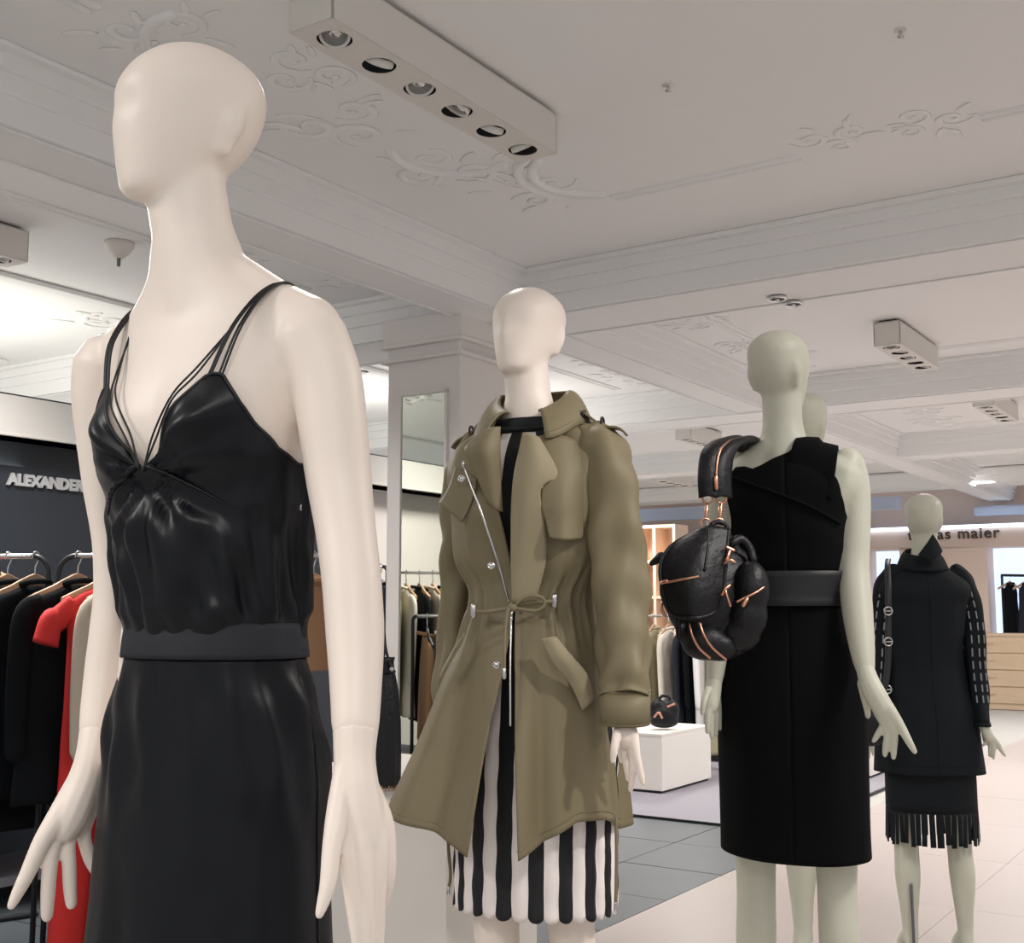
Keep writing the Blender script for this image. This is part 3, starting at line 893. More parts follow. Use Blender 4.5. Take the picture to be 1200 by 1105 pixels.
T1 = M1.T
def sway(p):
    """hips shifted towards its left"""
    k = sstep(1.30, 1.12, p.z)
    return Vector((p.x + 0.014 * k, p.y + 0.006 * k, p.z))
CAMI_TOP = [(-180, 1.315), (-150, 1.315), (-115, 1.325), (-90, 1.325), (-72, 1.34), (-48, 1.39), (-35, 1.425), (-29, 1.425), (-19, 1.385), (-9, 1.342), (0, 1.315),
            (9, 1.342), (19, 1.385), (29, 1.425), (35, 1.425), (48, 1.39), (72, 1.34), (90, 1.325), (115, 1.325), (150, 1.315), (180, 1.315)]
def lint(x, tab):
    for k in range(len(tab) - 1):
        if tab[k][0] <= x <= tab[k + 1][0]:
            t = (x - tab[k][0]) / (tab[k + 1][0] - tab[k][0])
            return tab[k][1] + t * (tab[k + 1][1] - tab[k][1])
    return tab[-1][1]

def cami_pt(a, z):
    off = 0.007
    ad = angle_of(a)
    p = torso_pt(a, z, 0, 1.0)
    # gathers radiating from the centre of the bust
    dx, dz = p.x, z - 1.315
    r = math.hypot(dx, dz)
    phi = math.atan2(dz, dx)
    if abs(ad) < 95:
        fall = math.exp(-((r - 0.045) / 0.07) ** 2) * sstep(0.006, 0.03, r)
        off += 0.0045 * fall * math.sin(phi * 13 + 1.5 * fbm(dx * 12, dz * 12))
        off += 0.010 * math.exp(-(dx / 0.030) ** 2 - ((z - 1.318) / 0.012) ** 2)          # knotted centre
        off -= 0.006 * math.exp(-((abs(dx) - 0.07) / 0.06) ** 2 - ((z - 1.285) / 0.016) ** 2)   # under bust tuck
        off += 0.010 * math.exp(-(dx / 0.05) ** 2) * sstep(1.30, 1.24, z)                   # loose centre front
    # soft blouse above the waistband with hanging folds
    bl = sstep(1.30, 1.19, z) * sstep(1.125, 1.155, z)
    off += bl * (0.005 + 0.0045 * math.sin(a * 11 + 2.2 * fbm(p.x * 9, z * 5)) + 0.003 * math.sin(a * 23 + 4 * z * 10))
    off += 0.006 * fbm(p.x * 18, p.y * 18, z * 12) + 0.0030 * fbm(p.x * 40 + 3, p.y * 40, z * 22)
    off += 0.007 * sstep(1.31, 1.25, z) * math.exp(-(p.x / 0.055) ** 2) * abs(math.sin(p.x * 105 + 2 * fbm(p.x * 9, z * 6)))
    if abs(ad) > 100:
        off += 0.006
    return T1 @ sway(torso_pt(a, z, max(off, 0.003) * sstep(1.09, 1.15, z) + 0.002, 1.06))

m = MB()
def cami(i, j):
    a = -math.pi + 2 * math.pi * i
    zt = lint(angle_of(a) if i < 1 else 180, CAMI_TOP)
    z = 1.10 + (zt - 1.10) * j
    return cami_pt(a, z)
m.grid(cami, 220, 70)
camisole = thing('camisole', 'black satin camisole with thin double straps and gathered V neck', 'top', M1.loc + Vector((0, 0, 1.12)))
obj('bodice', m, M_SATIN, camisole, solid=0.0016)
# narrow bound edge of the neckline
m = MB()
m.tube([cami_pt(D(q), lint(q, CAMI_TOP) + 0.001) + Vector((0, 0, 0)) for q in [x * 2 - 180 for x in range(181)]], 0.0022, 6)
obj('neck_binding', m, M_STRAP, camisole)
# straps
def surf_strap(pts_local, rad=0.0021):
    return smooth_path([T1 @ Vector(q) for q in pts_local], 8)
def shoulder_pt(s, x, a_front, off=0.004):
    return None
for s in (-1, 1):
    peak = lambda q: T1.inverted() @ cami_pt(D(s * q), lint(s * q, CAMI_TOP))
    for (q, dx) in ((29.0, -0.004), (30.0, 0.0), (33.5, 0.003), (35, 0.007)):
        p0 = peak(q)
        top = Vector((s * (0.112 + dx), 0.012, 1.556))
        pre = Vector((s * (0.109 + dx), -0.030, 1.540))
        mid = p0.lerp(pre, 0.5) + Vector((s * 0.004, -0.012, 0.004))
        bk = Vector((s * (0.108 + dx), 0.058, 1.520))
        bk2 = Vector((s * (0.085 + dx), 0.100, 1.44))
        bk3 = Vector((s * (0.06 + dx), 0.101, 1.31))
        m = MB().tube(smooth_path([T1 @ v_ for v_ in (p0, mid, pre, top, bk, bk2, bk3)], 7), 0.0015, 6)
        obj('strap', m, M_STRAP, camisole)
    # cords that run from the knot of the V up along the neckline
    for k, e in enumerate((0.0, 0.007)):
        v0 = T1.inverted() @ cami_pt(D(s * 1.0), 1.317)
        pts = [v0 + Vector((0, -0.004, 0))]
        for q, zz in ((8, 1.350), (17, 1.395), (24, 1.432)):
            t_ = torso_pt(D(s * (q - 1.2 - k * 1.6)), zz + e, 0.010, 1.0)
            pts.append(t_)
        pts += [Vector((s * (0.092 + e * 0.4), -0.046, 1.512)), Vector((s * 0.1045, -0.022, 1.544)), Vector((s * 0.108, 0.012, 1.557)), Vector((s * 0.104, 0.058, 1.520)), Vector((s * 0.082, 0.100, 1.44)), Vector((s * 0.06, 0.102, 1.31))]
        m = MB().tube(smooth_path([T1 @ v_ for v_ in pts], 7), 0.0013, 6)
        obj('strap', m, M_STRAP, camisole)
# ruched casing below each cup
for s in (-1, 1):
    pts = []
    for k in range(25):
        t = k / 24
        q = s * (3 + 44 * t)
        zz = 1.318 - 0.050 * t
        pts.append(cami_pt(D(q), zz) + T1.to_3x3() @ Vector((0, -0.001, 0)))
    rr = [(0.0075 + 0.0020 * math.sin(k * 2.6)) * (1 - 0.75 * k / 24) for k in range(25)]
    obj('ruched_casing', MB().tube(pts, rr, 8, 0.5), M_SATIN, camisole)
# side zip pull
p = cami_pt(D(92), 1.27)
obj('zip_pull', MB().box(p + Vector((0.004, -0.004, 0)), (0.003, 0, 0), (0, 0.002, 0), (0, 0, 0.008)), M_STEEL, camisole)

SKIRT = [(0.06, 0.205, 0.165, 0.175), (0.30, 0.190, 0.150, 0.160), (0.55, 0.172, 0.128, 0.140), (0.75, 0.156, 0.112, 0.128), (0.90, 0.151, 0.106, 0.122), (0.98, 0.146, 0.101, 0.118),
         (1.03, 0.136, 0.097, 0.108), (1.07, 0.125, 0.094, 0.098), (1.10, 0.118, 0.092, 0.090), (1.15, 0.1125, 0.087, 0.080)]
def skirt_pt(a, z, off=0.0):
    w, f, b = interp(z, SKIRT)
    s, c = math.sin(a), math.cos(a)
    g = 0.0
    lo = sstep(0.98, 0.5, z)
    g += 0.006 * lo * math.sin(a * 7 + 0.8) + 0.004 * lo * math.sin(a * 13 + z * 2)
    hip = sstep(1.10, 1.05, z) * sstep(0.86, 1.0, z)
    g += hip * (0.0036 * math.sin(a * 15 + z * 22 + 2 * fbm(a * 2, z * 6)) + 0.007 * fbm(a * 3.1, z * 14))
    g += 0.0022 * fbm(a * 4, z * 9, 2.0)
    g += off
    x = (w + g) * spow(s, 0.94)
    y = -(f + g) * spow(c, 0.94) if c > 0 else -(b + g) * spow(c, 0.94)
    return sway(Vector((x, y, z)))
sk = thing('satin_skirt', 'long black satin skirt with a matte navy waistband', 'skirt', M1.loc + Vector((0, 0, 0.06)))
m = MB()
m.grid(lambda i, j: T1 @ skirt_pt(2 * math.pi * i, 0.06 + (1.097 - 0.06) * j), 200, 110, wrap=True)
obj('skirt_panel', m, M_SATIN, sk, solid=0.0016)
m = MB()
def band(i, j):
    a = 2 * math.pi * i
    z = 1.092 + 0.042 * j
    return T1 @ skirt_pt(a, z, 0.0042 + 0.0010 * math.sin(math.pi * j))
m.grid(band, 120, 6, wrap=True)
obj('waistband', m, M_BAND, sk, solid=0.002)
m = MB().tube([T1 @ skirt_pt(D(97), 0.07 + 1.0 * k / 60, 0.0012) for k in range(61)], 0.0014, 6)
obj('side_seam', m, M_SATIN, sk)

# ------------------------------------------------------------------ striped dress under the olive coat
T2 = M2.T
NSTR = 34
DRESS = [(0.50, 0.176, 0.135, 0.145), (0.60, 0.176, 0.134, 0.145), (0.75, 0.178, 0.128, 0.142), (0.90, 0.182, 0.112, 0.132), (0.98, 0.180, 0.104, 0.124), (1.06, 0.160, 0.100, 0.108), (1.15, 0.124, 0.092, 0.085)]
def dress_pt(a, z, k=0.0):
    s, c = math.sin(a), math.cos(a)
    t = (a / (2 * math.pi) * NSTR) % 1.0
    g = 0.0045 * math.sin(math.pi * t) * sstep(1.1, 0.7, z) + 0.0016 * math.sin(z * 70 + int(a / (2 * math.pi) * NSTR) * 2.0) * sstep(1.0, 0.8, z)
    if z < 1.15:
        w, f, b = interp(z, DRESS)
        x = (w + g) * spow(s, 0.94)
        y = -(f + g) * spow(c, 0.94) if c > 0 else -(b + g) * spow(c, 0.94)
        return Vector((x, y, z))
    return torso_pt(a, z, 0.012 + g, 1.0)
dr = thing('striped_dress', 'black and ivory vertically striped dress under the olive coat', 'dress', M2.loc + Vector((0, 0, 0.5)))
m = MB()
def dress(i, j):
    a = 2 * math.pi * i
    t = (i * NSTR) % 1.0
    zb = 0.512 + 0.010 * abs(math.sin(math.pi * i * NSTR)) ** 0.5 * -1 + 0.010
    z = zb + (1.575 - zb) * j
    return T2 @ dress_pt(a, z)
m.grid(dress, NSTR * 8, 90, mi=lambda i, j: 1 if j > 0.965 else int(i * NSTR) % 2, wrap=True)
obj('stripe_panels', m, [M_WHITE, M_BLACK], dr, solid=0.002)
m = MB()
ringp = [T2 @ (torso_pt(2 * math.pi * k / 48, 1.572 - 0.028 * math.cos(2 * math.pi * k / 48), 0.012) + Vector((0, 0, 0.004))) for k in range(49)]
m.tube(ringp, 0.0115, 8, 0.45, (0, 0, 1))
obj('neck_trim', m, M_BLACK, dr)

# ------------------------------------------------------------------ olive coat
ct = thing('trench_coat', 'olive gabardine trench coat hanging open with a tied drawstring waist', 'coat', M2.loc + Vector((0, 0, 0.62)))
ZW = 1.155
AK = [-180, -110, -68, -30, 0, 30, 70, 112, 180]
RK = {1.155: [0.112, 0.128, 0.139, 0.126, 0.116, 0.124, 0.138, 0.132, 0.112],
      1.08: [0.130, 0.160, 0.168, 0.150, 0.138, 0.146, 0.158, 0.148, 0.130],
      0.99: [0.158, 0.196, 0.205, 0.180, 0.165, 0.170, 0.172, 0.162, 0.158],
      0.868: [0.185, 0.235, 0.252, 0.215, 0.196, 0.196, 0.186, 0.176, 0.185],
      0.73: [0.210, 0.270, 0.312, 0.258, 0.228, 0.222, 0.200, 0.192, 0.210],
      0.62: [0.225, 0.295, 0.350, 0.280, 0.245, 0.240, 0.212, 0.200, 0.225]}
def coat_r(ad, z):
    col = [(zz, I1(ad, list(zip(AK, RK[zz])))) for zz in sorted(RK)]
    return I1(z, col)
AR = [(0.62, -15), (0.66, -13), (0.73, -11), (0.868, -9), (0.99, -5), (1.08, -2.5), (1.155, -1.0), (1.25, -2.5), (1.37, -6), (1.45, -11), (1.52, -24), (1.57, -40)]
AL = [(0.62, 14), (0.66, 13), (0.73, 12), (0.868, 9.4), (0.99, 7), (1.08, 3.5), (1.155, 1.0), (1.25, 3.2), (1.37, 6), (1.45, 11), (1.52, 24), (1.57, 40)]
HEM = [(-180, 0.69), (-110, 0.715), (-68, 0.725), (-30, 0.685), (-13, 0.655), (0, 0.655), (13, 0.655), (28, 0.69), (45, 0.722), (60, 0.725), (80, 0.70), (112, 0.675), (180, 0.69)]
def coat_pt(a, z, off=0.0):
    ad = angle_of(a)
    s, c = math.sin(a), math.cos(a)
    lo = sstep(1.16, 0.72, z)
    fold = lo * (0.019 * math.sin(a * 6 + 0.6) + 0.009 * math.sin(a * 11 + 1.2 + z * 2))
    fold += lo * (-0.040 * math.exp(-((ad - 24) / 7.5) ** 2) + 0.018 * math.exp(-((ad - 42) / 9) ** 2) - 0.042 * math.exp(-((ad + 38) / 8) ** 2) + 0.014 * math.exp(-((ad + 20) / 8) ** 2) - 0.006 * math.exp(-((ad - 78) / 8) ** 2))
    gather = math.exp(-((z - 1.14) / 0.085) ** 2) * sstep(18, 50, abs(ad))
    fold += gather * (0.008 * math.sin(a * 22 + 6 * z) + 0.004 * math.sin(a * 41 + 1))
    r = coat_r(ad, min(z, ZW)) + fold + off
    low = Vector((r * s, -r * c, z))
    if z <= ZW:
        return low
    up = 0.026 + 0.016 * sstep(1.40, 1.47, z) * sstep(1.57, 1.52, z) * sstep(25, 60, abs(ad)) + 0.020 * sstep(1.2, 1.32, z) * sstep(1.50, 1.40, z) + 0.016 * math.exp(-((z - 1.245) / 0.05) ** 2) * sstep(10, 40, abs(ad))
    up += 0.004 * math.sin(a * 9 + z * 14) * sstep(1.5, 1.3, z)
    q = torso_pt(a, z, up + fold + off, 0.75)
    k = sstep(ZW, 1.225, z)
    return low.lerp(q, k)
def coat(i, j):
    # from the right front edge round the back to the left front edge
    zz = 0.5
    s0 = -i
    # fixed point for hem height and edge angle
    a_guess = None
    ad = lerp_angle(i, 1.0)
    zt, zh = 1.585, lint(angle_of(D(ad)), HEM)
    z = zh + (zt - zh) * j
    ad = lerp_angle(i, z)
    zh = lint(angle_of(D(ad)), HEM)
    z = zh + (zt - zh) * j
    return T2 @ coat_pt(D(lerp_angle(i, z)), z)
def lerp_angle(i, z):
    ar, al = I1(z, AR), I1(z, AL)
    return ar + (al - 360 - ar) * i
m = MB()
m.grid(coat, 260, 100)
obj('coat_body', m, M_COAT, ct, solid=0.0035)
# stitched hem and front edges
m = MB()
m.tube([T2 @ coat_pt(D(lerp_angle(k / 160, 0.7)), lint(angle_of(D(lerp_angle(k / 160, 0.7))), HEM) + 0.018, 0.0022) for k in range(161)], 0.0012, 5)
obj('hem_stitching', m, M_COAT, ct)

# sleeves
def sleeve(seq, name='sleeve', n=36, folds=0.0048, k=6, seed=0.0):
    pts, rad = chain(seq)
    p2, r2 = resample(pts, rad, k)
    mm = MB()
    rings = []
    m_ = len(p2)
    ref = Vector((0, -1, 0))
    for i in range(m_):
        t = (p2[min(i + 1, m_ - 1)] - p2[max(i - 1, 0)]).normalized()
        a_ = (ref - t * ref.dot(t)).normalized(); ref = a_
        b_ = t.cross(a_)
        ring = []
        for q in range(n):
            an = 2 * math.pi * q / n
            f = folds * (math.sin(an * 3 + i * 0.22 + seed) + 0.6 * math.sin(an * 5 - i * 0.35 + seed)) + folds * 0.7 * math.sin(i * 0.9 + 2 * math.cos(an + seed))
            ring.append(p2[i] + a_ * ((r2[i] + f) * math.cos(an)) + b_ * ((r2[i] + f) * math.sin(an)))
        rings.append(ring)
    mm.loft(rings, False)
    # close the top softly
    c = sum(rings[0], Vector()) / n
    mm.loft([[c + (q - c) * 0.2 + Vector((0, 0, r2[0] * 0.30)) for q in rings[0]], [c + (q - c) * 0.72 + Vector((0, 0, r2[0] * 0.22)) for q in rings[0]], rings[0]], False)
    return mm, p2, r2
sl, p2, r2 = sleeve([(690, 507, 2.60, 15), (700, 521, 2.58, 27), (711, 550, 2.56, 33), (719, 600, 2.54, 32.5), (723, 650, 2.525, 32), (727, 700, 2.51, 31.5), (730, 750, 2.49, 30), (732.5, 795, 2.465, 28.5), (732.5, 818, 2.45, 27.5)])
slo = obj('sleeve', sl, M_COAT, ct, solid=0.003)
pts, rad = chain([(732.5, 806, 2.455, 28.6), (732.3, 826, 2.447, 28.6), (732, 848, 2.44, 28.4)])
m = MB(); rings = []
for p_, r_ in zip(pts, rad):
    rings.append([p_ + Vector((r_ * math.cos(q / 32 * 2 * math.pi), 0.85 * r_ * math.sin(q / 32 * 2 * math.pi), 0.10 * r_ * math.sin(q / 32 * 2 * math.pi))) for q in range(32)])
m.loft(rings, False)
obj('cuff', m, M_COAT, slo, solid=0.005)
m = MB()
for fr in (0.06, 0.94):
    rg = [rings[0][q].lerp(rings[2][q], fr) + (rings[0][q] - pts[0]).normalized() * 0.003 for q in list(range(32)) + [0]]
    m.tube(rg, 0.0011, 5)
obj('cuff_stitching', m, M_COAT, slo)
sl, p2, r2 = sleeve([(570, 518, 2.72, 14), (560, 532, 2.75, 24), (551, 562, 2.78, 28), (545, 610, 2.80, 26), (540, 660, 2.82, 24), (537, 720, 2.82, 23), (533, 780, 2.81, 22), (530, 830, 2.79, 21)], seed=1.3)
slo2 = obj('sleeve', sl, M_COAT, ct, solid=0.003)

# collar: folded leaf round the neck
def collar(i, j):
    ad = 26 + (360 - 52) * i            # from its left front round the back to its right front
    a = D(ad)
    fr = math.cos(a)                    # 1 front, -1 back
    inner = Vector((math.sin(a) * 0.078, -math.cos(a) * 0.074 + 0.004, 1.638 - 0.058 * max(0, fr) + 0.014 * max(0, -fr)))
    tip = math.exp(-((min(i, 1 - i)) / 0.09) ** 2)
    R = 0.132 + 0.034 * tip
    outer = Vector((math.sin(a) * R, -math.cos(a) * (0.112 + 0.034 * tip) + 0.006, 1.560 - 0.045 * tip + 0.012 * max(0, -fr)))
    mid = inner.lerp(outer, j)
    mid.z += 0.022 * math.sin(math.pi * j) ** 0.8
    return T2 @ mid
m = MB().grid(collar, 72, 10)
obj('collar', m, M_COAT, ct, solid=0.005)
m = MB().tube([collar(k / 72, 0.93) + Vector((0, -0.001, 0.0035)) for k in range(73)], 0.0011, 5)
obj('collar_stitching', m, M_COAT, ct)

def patch(rows, na=10, nb=10):
    """smooth surface through rows of (px, py, Y)"""
    g = [[P(*q) for q in r] for r in rows]
    cols = [smooth_path(r, 5) for r in g]
    nn = len(cols[0])
    full = [smooth_path([c[k] for c in cols], 5) for k in range(nn)]
    mm = MB()
    h = len(full[0])
    mm.grid(lambda i, j: full[min(nn - 1, int(round(i * (nn - 1))))][min(h - 1, int(round(j * (h - 1))))], nn - 1, h - 1)
    return mm
# its left lapel folded back (facing coloured lighter, as if lit)
m = patch([[(613, 507, 2.525), (622, 509, 2.512), (632, 513, 2.515)],
           [(607, 534, 2.515), (626, 535, 2.492), (646, 537, 2.505)],
           [(602, 560, 2.508), (624, 561, 2.482), (656, 557, 2.492)],
           [(599.5, 592, 2.507), (616, 590, 2.485), (634, 573, 2.483)],
           [(599, 625, 2.512), (614, 622, 2.495), (638, 612, 2.491)],
           [(599, 665, 2.519), (612, 664, 2.508), (640, 655, 2.508)],
           [(600, 706, 2.522), (610, 706, 2.517), (628, 704, 2.522)]])
obj('lapel', m, M_COAT_LIT, ct, solid=0.004)
# its right lapel, turned over with a dark fold
m = patch([[(586, 500, 2.545), (578, 501, 2.535), (566, 505, 2.545)],
           [(586, 515, 2.535), (570, 514, 2.518), (551, 518, 2.548)],
           [(586, 530, 2.53), (566, 530, 2.510), (545, 529, 2.555)],
           [(587, 560, 2.528), (572, 556, 2.518), (556, 552, 2.545)],
           [(589, 600, 2.528), (580, 596, 2.52), (572, 590, 2.535)]])
obj('lapel', m, M_COAT, ct, solid=0.004)
# storm flap on its left chest
m = patch([[(628, 512, 2.535), (655, 510, 2.535), (688, 522, 2.56)],
           [(632, 552, 2.500), (660, 550, 2.498), (689, 550, 2.530)],
           [(634, 590, 2.487), (660, 585, 2.480), (688, 578, 2.522)],
           [(640, 612, 2.487), (662, 610, 2.478), (685, 606, 2.52)],
           [(644, 630, 2.480), (662, 633, 2.472), (683, 631, 2.51)]])
obj('storm_flap', m, M_COAT, ct, solid=0.006)
# gun flap on its right chest
m = patch([[(534, 548, 2.60), (548, 552, 2.575), (560, 560, 2.555)],
           [(526, 572, 2.60), (540, 578, 2.57), (553, 588, 2.55)],
           [(515, 590, 2.62), (528, 600, 2.585), (541, 612, 2.565)]])
obj('storm_flap', m, M_COAT, ct, solid=0.006)
# epaulettes with belt loops
for (pts_, w_) in (([(670, 481, 2.62), (688, 489, 2.60), (706, 496, 2.59), (722, 503, 2.58), (734, 511, 2.575)], 0.016), ([(576, 492, 2.70), (560, 501, 2.72), (545, 512, 2.75), (531, 527, 2.78)], 0.014)):
    ep = smooth_path([P(*q) for q in pts_], 6)
    m = MB()
    side = Vector((0.25, 1, 0)).normalized()
    n_ = len(ep)
    m.grid(lambda i, j: ep[int(round(i * (n_ - 1)))] + side * (j - 0.5) * 2 * w_ + Vector((0, 0, 0.006 * math.sin(i * 9))), n_ - 1, 4)
    eo = obj('epaulette', m, M_COAT, ct, solid=0.005)
    c_ = ep[n_ // 2]
    m = MB()
    m.tube([c_ + side * w_ * 1.15 * math.cos(t) + Vector((0, 0, 0.011 * math.sin(t) + 0.002)) for t in [k * 2 * math.pi / 18 for k in range(19)]], 0.0028, 6)
    obj('buckle', m, M_BLACKMETAL, eo)
    m = MB()
    m.tube([ep[int(n_ * 0.22)] + side * w_ * 1.15 * math.cos(t) + Vector((0, 0, 0.010 * math.sin(t) + 0.002)) for t in [k * 2 * math.pi / 18 for k in range(19)]], 0.0024, 6)
    obj('belt_loop', m, M_BLACKMETAL, eo)
# pocket flaps, the first in the lit copy of the coat colour
m = patch([[(635, 748, 2.475), (643, 747, 2.468), (651, 746, 2.472)],
           [(648, 775, 2.465), (659, 771, 2.458), (669, 768, 2.466)],
           [(668, 800, 2.475), (678, 796, 2.468), (688, 791, 2.478)],
           [(683, 832, 2.485), (690, 826, 2.478), (697, 818, 2.488)]])
obj('pocket_flap', m, M_COAT_LIT, ct, solid=0.006)
m = patch([[(545, 742, 2.545), (542, 746, 2.535), (538, 752, 2.54)],
           [(533, 760, 2.545), (531, 767, 2.535), (527, 774, 2.54)],
           [(519, 785, 2.56), (517, 793, 2.55), (514, 801, 2.555)]])
obj('pocket_flap', m, M_COAT, ct, solid=0.006)
# front zip on its right panel and the zip along its left edge
def cline(seq, r=0.0016, n=6, k=6):
    return MB().tube(smooth_path([P(*q) for q in seq], k), r, n)
zp = obj('zip', cline([(542.5, 543, 2.548), (551, 566, 2.535), (561, 592, 2.518), (570, 618, 2.515), (579, 645, 2.52), (588, 674, 2.532), (596, 704, 2.545)], 0.0026), M_STEEL, ct)
obj('zip_pull', MB().box(P(541, 548, 2.535), (0.006, 0, 0), (0, 0.002, 0), (0, 0, 0.016)), M_STEEL, zp)
obj('zip', cline([(600, 706, 2.53), (599, 740, 2.505), (598, 780, 2.485), (598, 815, 2.47), (598, 850, 2.46)], 0.0022), M_STEEL, ct)
# snap buttons
for (x_, y_, Y_) in ((541, 561, 2.545), (576, 663, 2.512), (582, 779, 2.475)):
    c_ = P(x_, y_, Y_)
    bo = obj('snap_button', MB().disc(c_, (-0.25, -1, 0), 0.0085, 0.004, 18).torus(c_ + Vector((-0.001, -0.004, 0)), (-0.25, -1, 0), 0.006, 0.0016, 18, 6), M_STEEL, ct)
# drawstring with bow and cord ends
m = cline([(555, 716, 2.545), (570, 717, 2.522), (585, 715, 2.508), (600, 712, 2.500), (612, 708, 2.498), (630, 706, 2.50), (645, 705, 2.512), (652, 704, 2.522)], 0.0042, 8)
dsx = obj('drawstring', m, M_COAT, ct)
m = cline([(602, 712, 2.494), (612, 702, 2.486), (625, 698, 2.484), (636, 701, 2.486), (638, 709, 2.488), (630, 715, 2.488), (618, 715, 2.488), (606, 713, 2.492)], 0.0038, 8)
m.tube(smooth_path([P(*q) for q in [(601, 712, 2.494), (595, 716, 2.488), (592, 740, 2.478), (591, 770, 2.468), (591, 786, 2.466)]], 6), 0.0036, 8)
m.ball(P(601, 712, 2.492), (0.010, 0.007, 0.009), 10)
obj('bow', m, M_COAT, dsx)
obj('cord_end', MB().tube([P(591, 784, 2.466), P(591, 794, 2.464)], 0.0042, 10), M_STEEL, dsx)
for (x_, y_, Y_) in ((555, 716, 2.54), (650, 704, 2.515)):
    c_ = P(x_, y_, Y_)
    obj('toggle', MB().tube([c_ - Vector((0.0, 0, 0.010)), c_ + Vector((0.0, 0, 0.010))], 0.007, 10), M_STEEL, dsx)
# hem drawcords
for seq in ([(722, 960, 2.50), (722.5, 1000, 2.495), (722, 1040, 2.495), (721.5, 1058, 2.495)], [(524, 968, 2.70), (526, 1000, 2.70), (528, 1025, 2.70), (526, 1040, 2.70)]):
    o_ = obj('hem_cord', cline(seq, 0.0036, 8), M_COAT, ct)
    e_ = P(*seq[-1])
    obj('cord_end', MB().tube([e_, e_ - Vector((0, 0, 0.014))], 0.0045, 8), M_STEEL, o_)
# ------------------------------------------------------------------ black one-shoulder dress with wide belt
T3 = M3.T
def circ(q):
    return (q + 180) % 360 - 180
# seen from the back: a = 180 is the back; its right is on the picture's right (negative x local)
D3 = [(0.53, 0.186, 0.130, 0.140), (0.70, 0.184, 0.124, 0.140), (0.86, 0.186, 0.112, 0.136), (0.96, 0.184, 0.104, 0.128), (1.04, 0.166, 0.102, 0.112), (1.10, 0.142, 0.098, 0.098), (1.16, 0.130, 0.094, 0.09)]
def d3_pt(a, z, off=0.012):
    s, c = math.sin(a), math.cos(a)
    g = 0.0025 * fbm(a * 2, z * 6, 7)
    if z < 1.16:
        w, f, b = interp(z, D3)
        return Vector(((w + g) * spow(s, 0.9), (-(f + g) if c > 0 else -(b + g)) * spow(c, 0.9), z))
    return torso_pt(a, z, off + g + 0.003 * math.sin(z * 40 + a * 3) * sstep(1.25, 1.35, z), 0.8)
TOP3 = [(-180, 1.548), (-170, 1.562), (-158, 1.565), (-148, 1.55), (-138, 1.50), (-126, 1.44), (-112, 1.40), (-95, 1.375), (-85, 1.37), (-60, 1.40), (-30, 1.45), (0, 1.46), (40, 1.47), (70, 1.42), (90, 1.40), (110, 1.47),
        (125, 1.520), (140, 1.520), (152, 1.512), (160, 1.520), (170, 1.537), (180, 1.548)]
ods = thing('one_shoulder_dress', 'black crepe knee-length dress with crossed neckline and wide belt', 'dress', M3.loc + Vector((0, 0, 0.53)))
m = MB()
def d3(i, j):
    a = -math.pi + 2 * math.pi * i
    zt = lint(angle_of(a) if 0 < i < 1 else 180, TOP3)
    z0 = 0.545 - 0.012 * math.cos(a * 1 + 2.6)
    return T3 @ d3_pt(a, z0 + (zt - z0) * j)
m.grid(d3, 140, 80)
obj('dress_body', m, M_CREPE, ods, solid=0.003)
# broad strap over its right shoulder
m = MB()
def st3(i, j):
    path = [(-0.055, 0.088, 1.455), (-0.075, 0.080, 1.560), (-0.085, 0.035, 1.596), (-0.092, -0.02, 1.588), (-0.098, -0.075, 1.52), (-0.085, -0.10, 1.45)]
    wid = [0.060, 0.056, 0.050, 0.046, 0.046, 0.05]
    t = i * (len(path) - 1)
    k = min(int(t), len(path) - 2)
    q = smooth_path([Vector(p_) for p_ in path], 8)[int(round(i * 40))]
    w_ = I1(t, [(n_, x_) for n_, x_ in enumerate(wid)])
    e = (j - 0.5) * 2
    return T3 @ (q + Vector((e * w_, 0.0, -0.028 * (0.5 - 0.5 * e) * (e < 2) * (1 if e < 0 else 0.3))))
m.grid(st3, 40, 10)
obj('shoulder_strap', m, M_CREPE, ods, solid=0.005)
# diagonal drape fold across the back
m = MB()
pts = [T3 @ d3_pt(D(q), z_, 0.018) for q, z_ in ((118, 1.50), (135, 1.49), (155, 1.47), (175, 1.445), (195, 1.415), (215, 1.39), (235, 1.37))]
m.tube(smooth_path(pts, 6), 0.008, 8, 0.45)
obj('drape_fold', m, M_CREPE, ods)
m = MB()
m.grid(lambda i, j: T3 @ (d3_pt(2 * math.pi * i, 1.160 + 0.088 * j, 0.022) + (Vector((math.sin(2 * math.pi * i), -math.cos(2 * math.pi * i), 0)) * (0.004 + (0.006 if 1.16 + 0.088 * j < 1.161 else 0)))), 90, 6, wrap=True)
obj('wide_belt', m, M_BELT, ods, solid=0.003)
m = MB().tube([T3 @ (d3_pt(D(181), z_, 0.012) + Vector((0, 0.001, 0))) for z_ in [0.56 + k * 0.6 / 30 for k in range(31)]], 0.0012, 5)
obj('back_seam', m, M_CREPE, ods)

# dress on the half hidden mannequin
T5 = M5.T
m = MB()
def d5(i, j):
    a = 2 * math.pi * i
    z = 0.60 + (1.50 - 0.60) * j
    if z < 1.16:
        w, f, b = interp(z, D3)
        return T5 @ Vector(((w - 0.03) * math.sin(a), (-(f - 0.01) if math.cos(a) > 0 else -(b - 0.01)) * math.cos(a), z))
    return T5 @ torso_pt(a, z, 0.012 if z < 1.45 else 0.010, 0.8)
m.grid(d5, 80, 50, wrap=True)
tag(obj('sheath_dress', m, M_CREPE, solid=0.003), 'plain black sheath dress on the half hidden mannequin', 'dress')

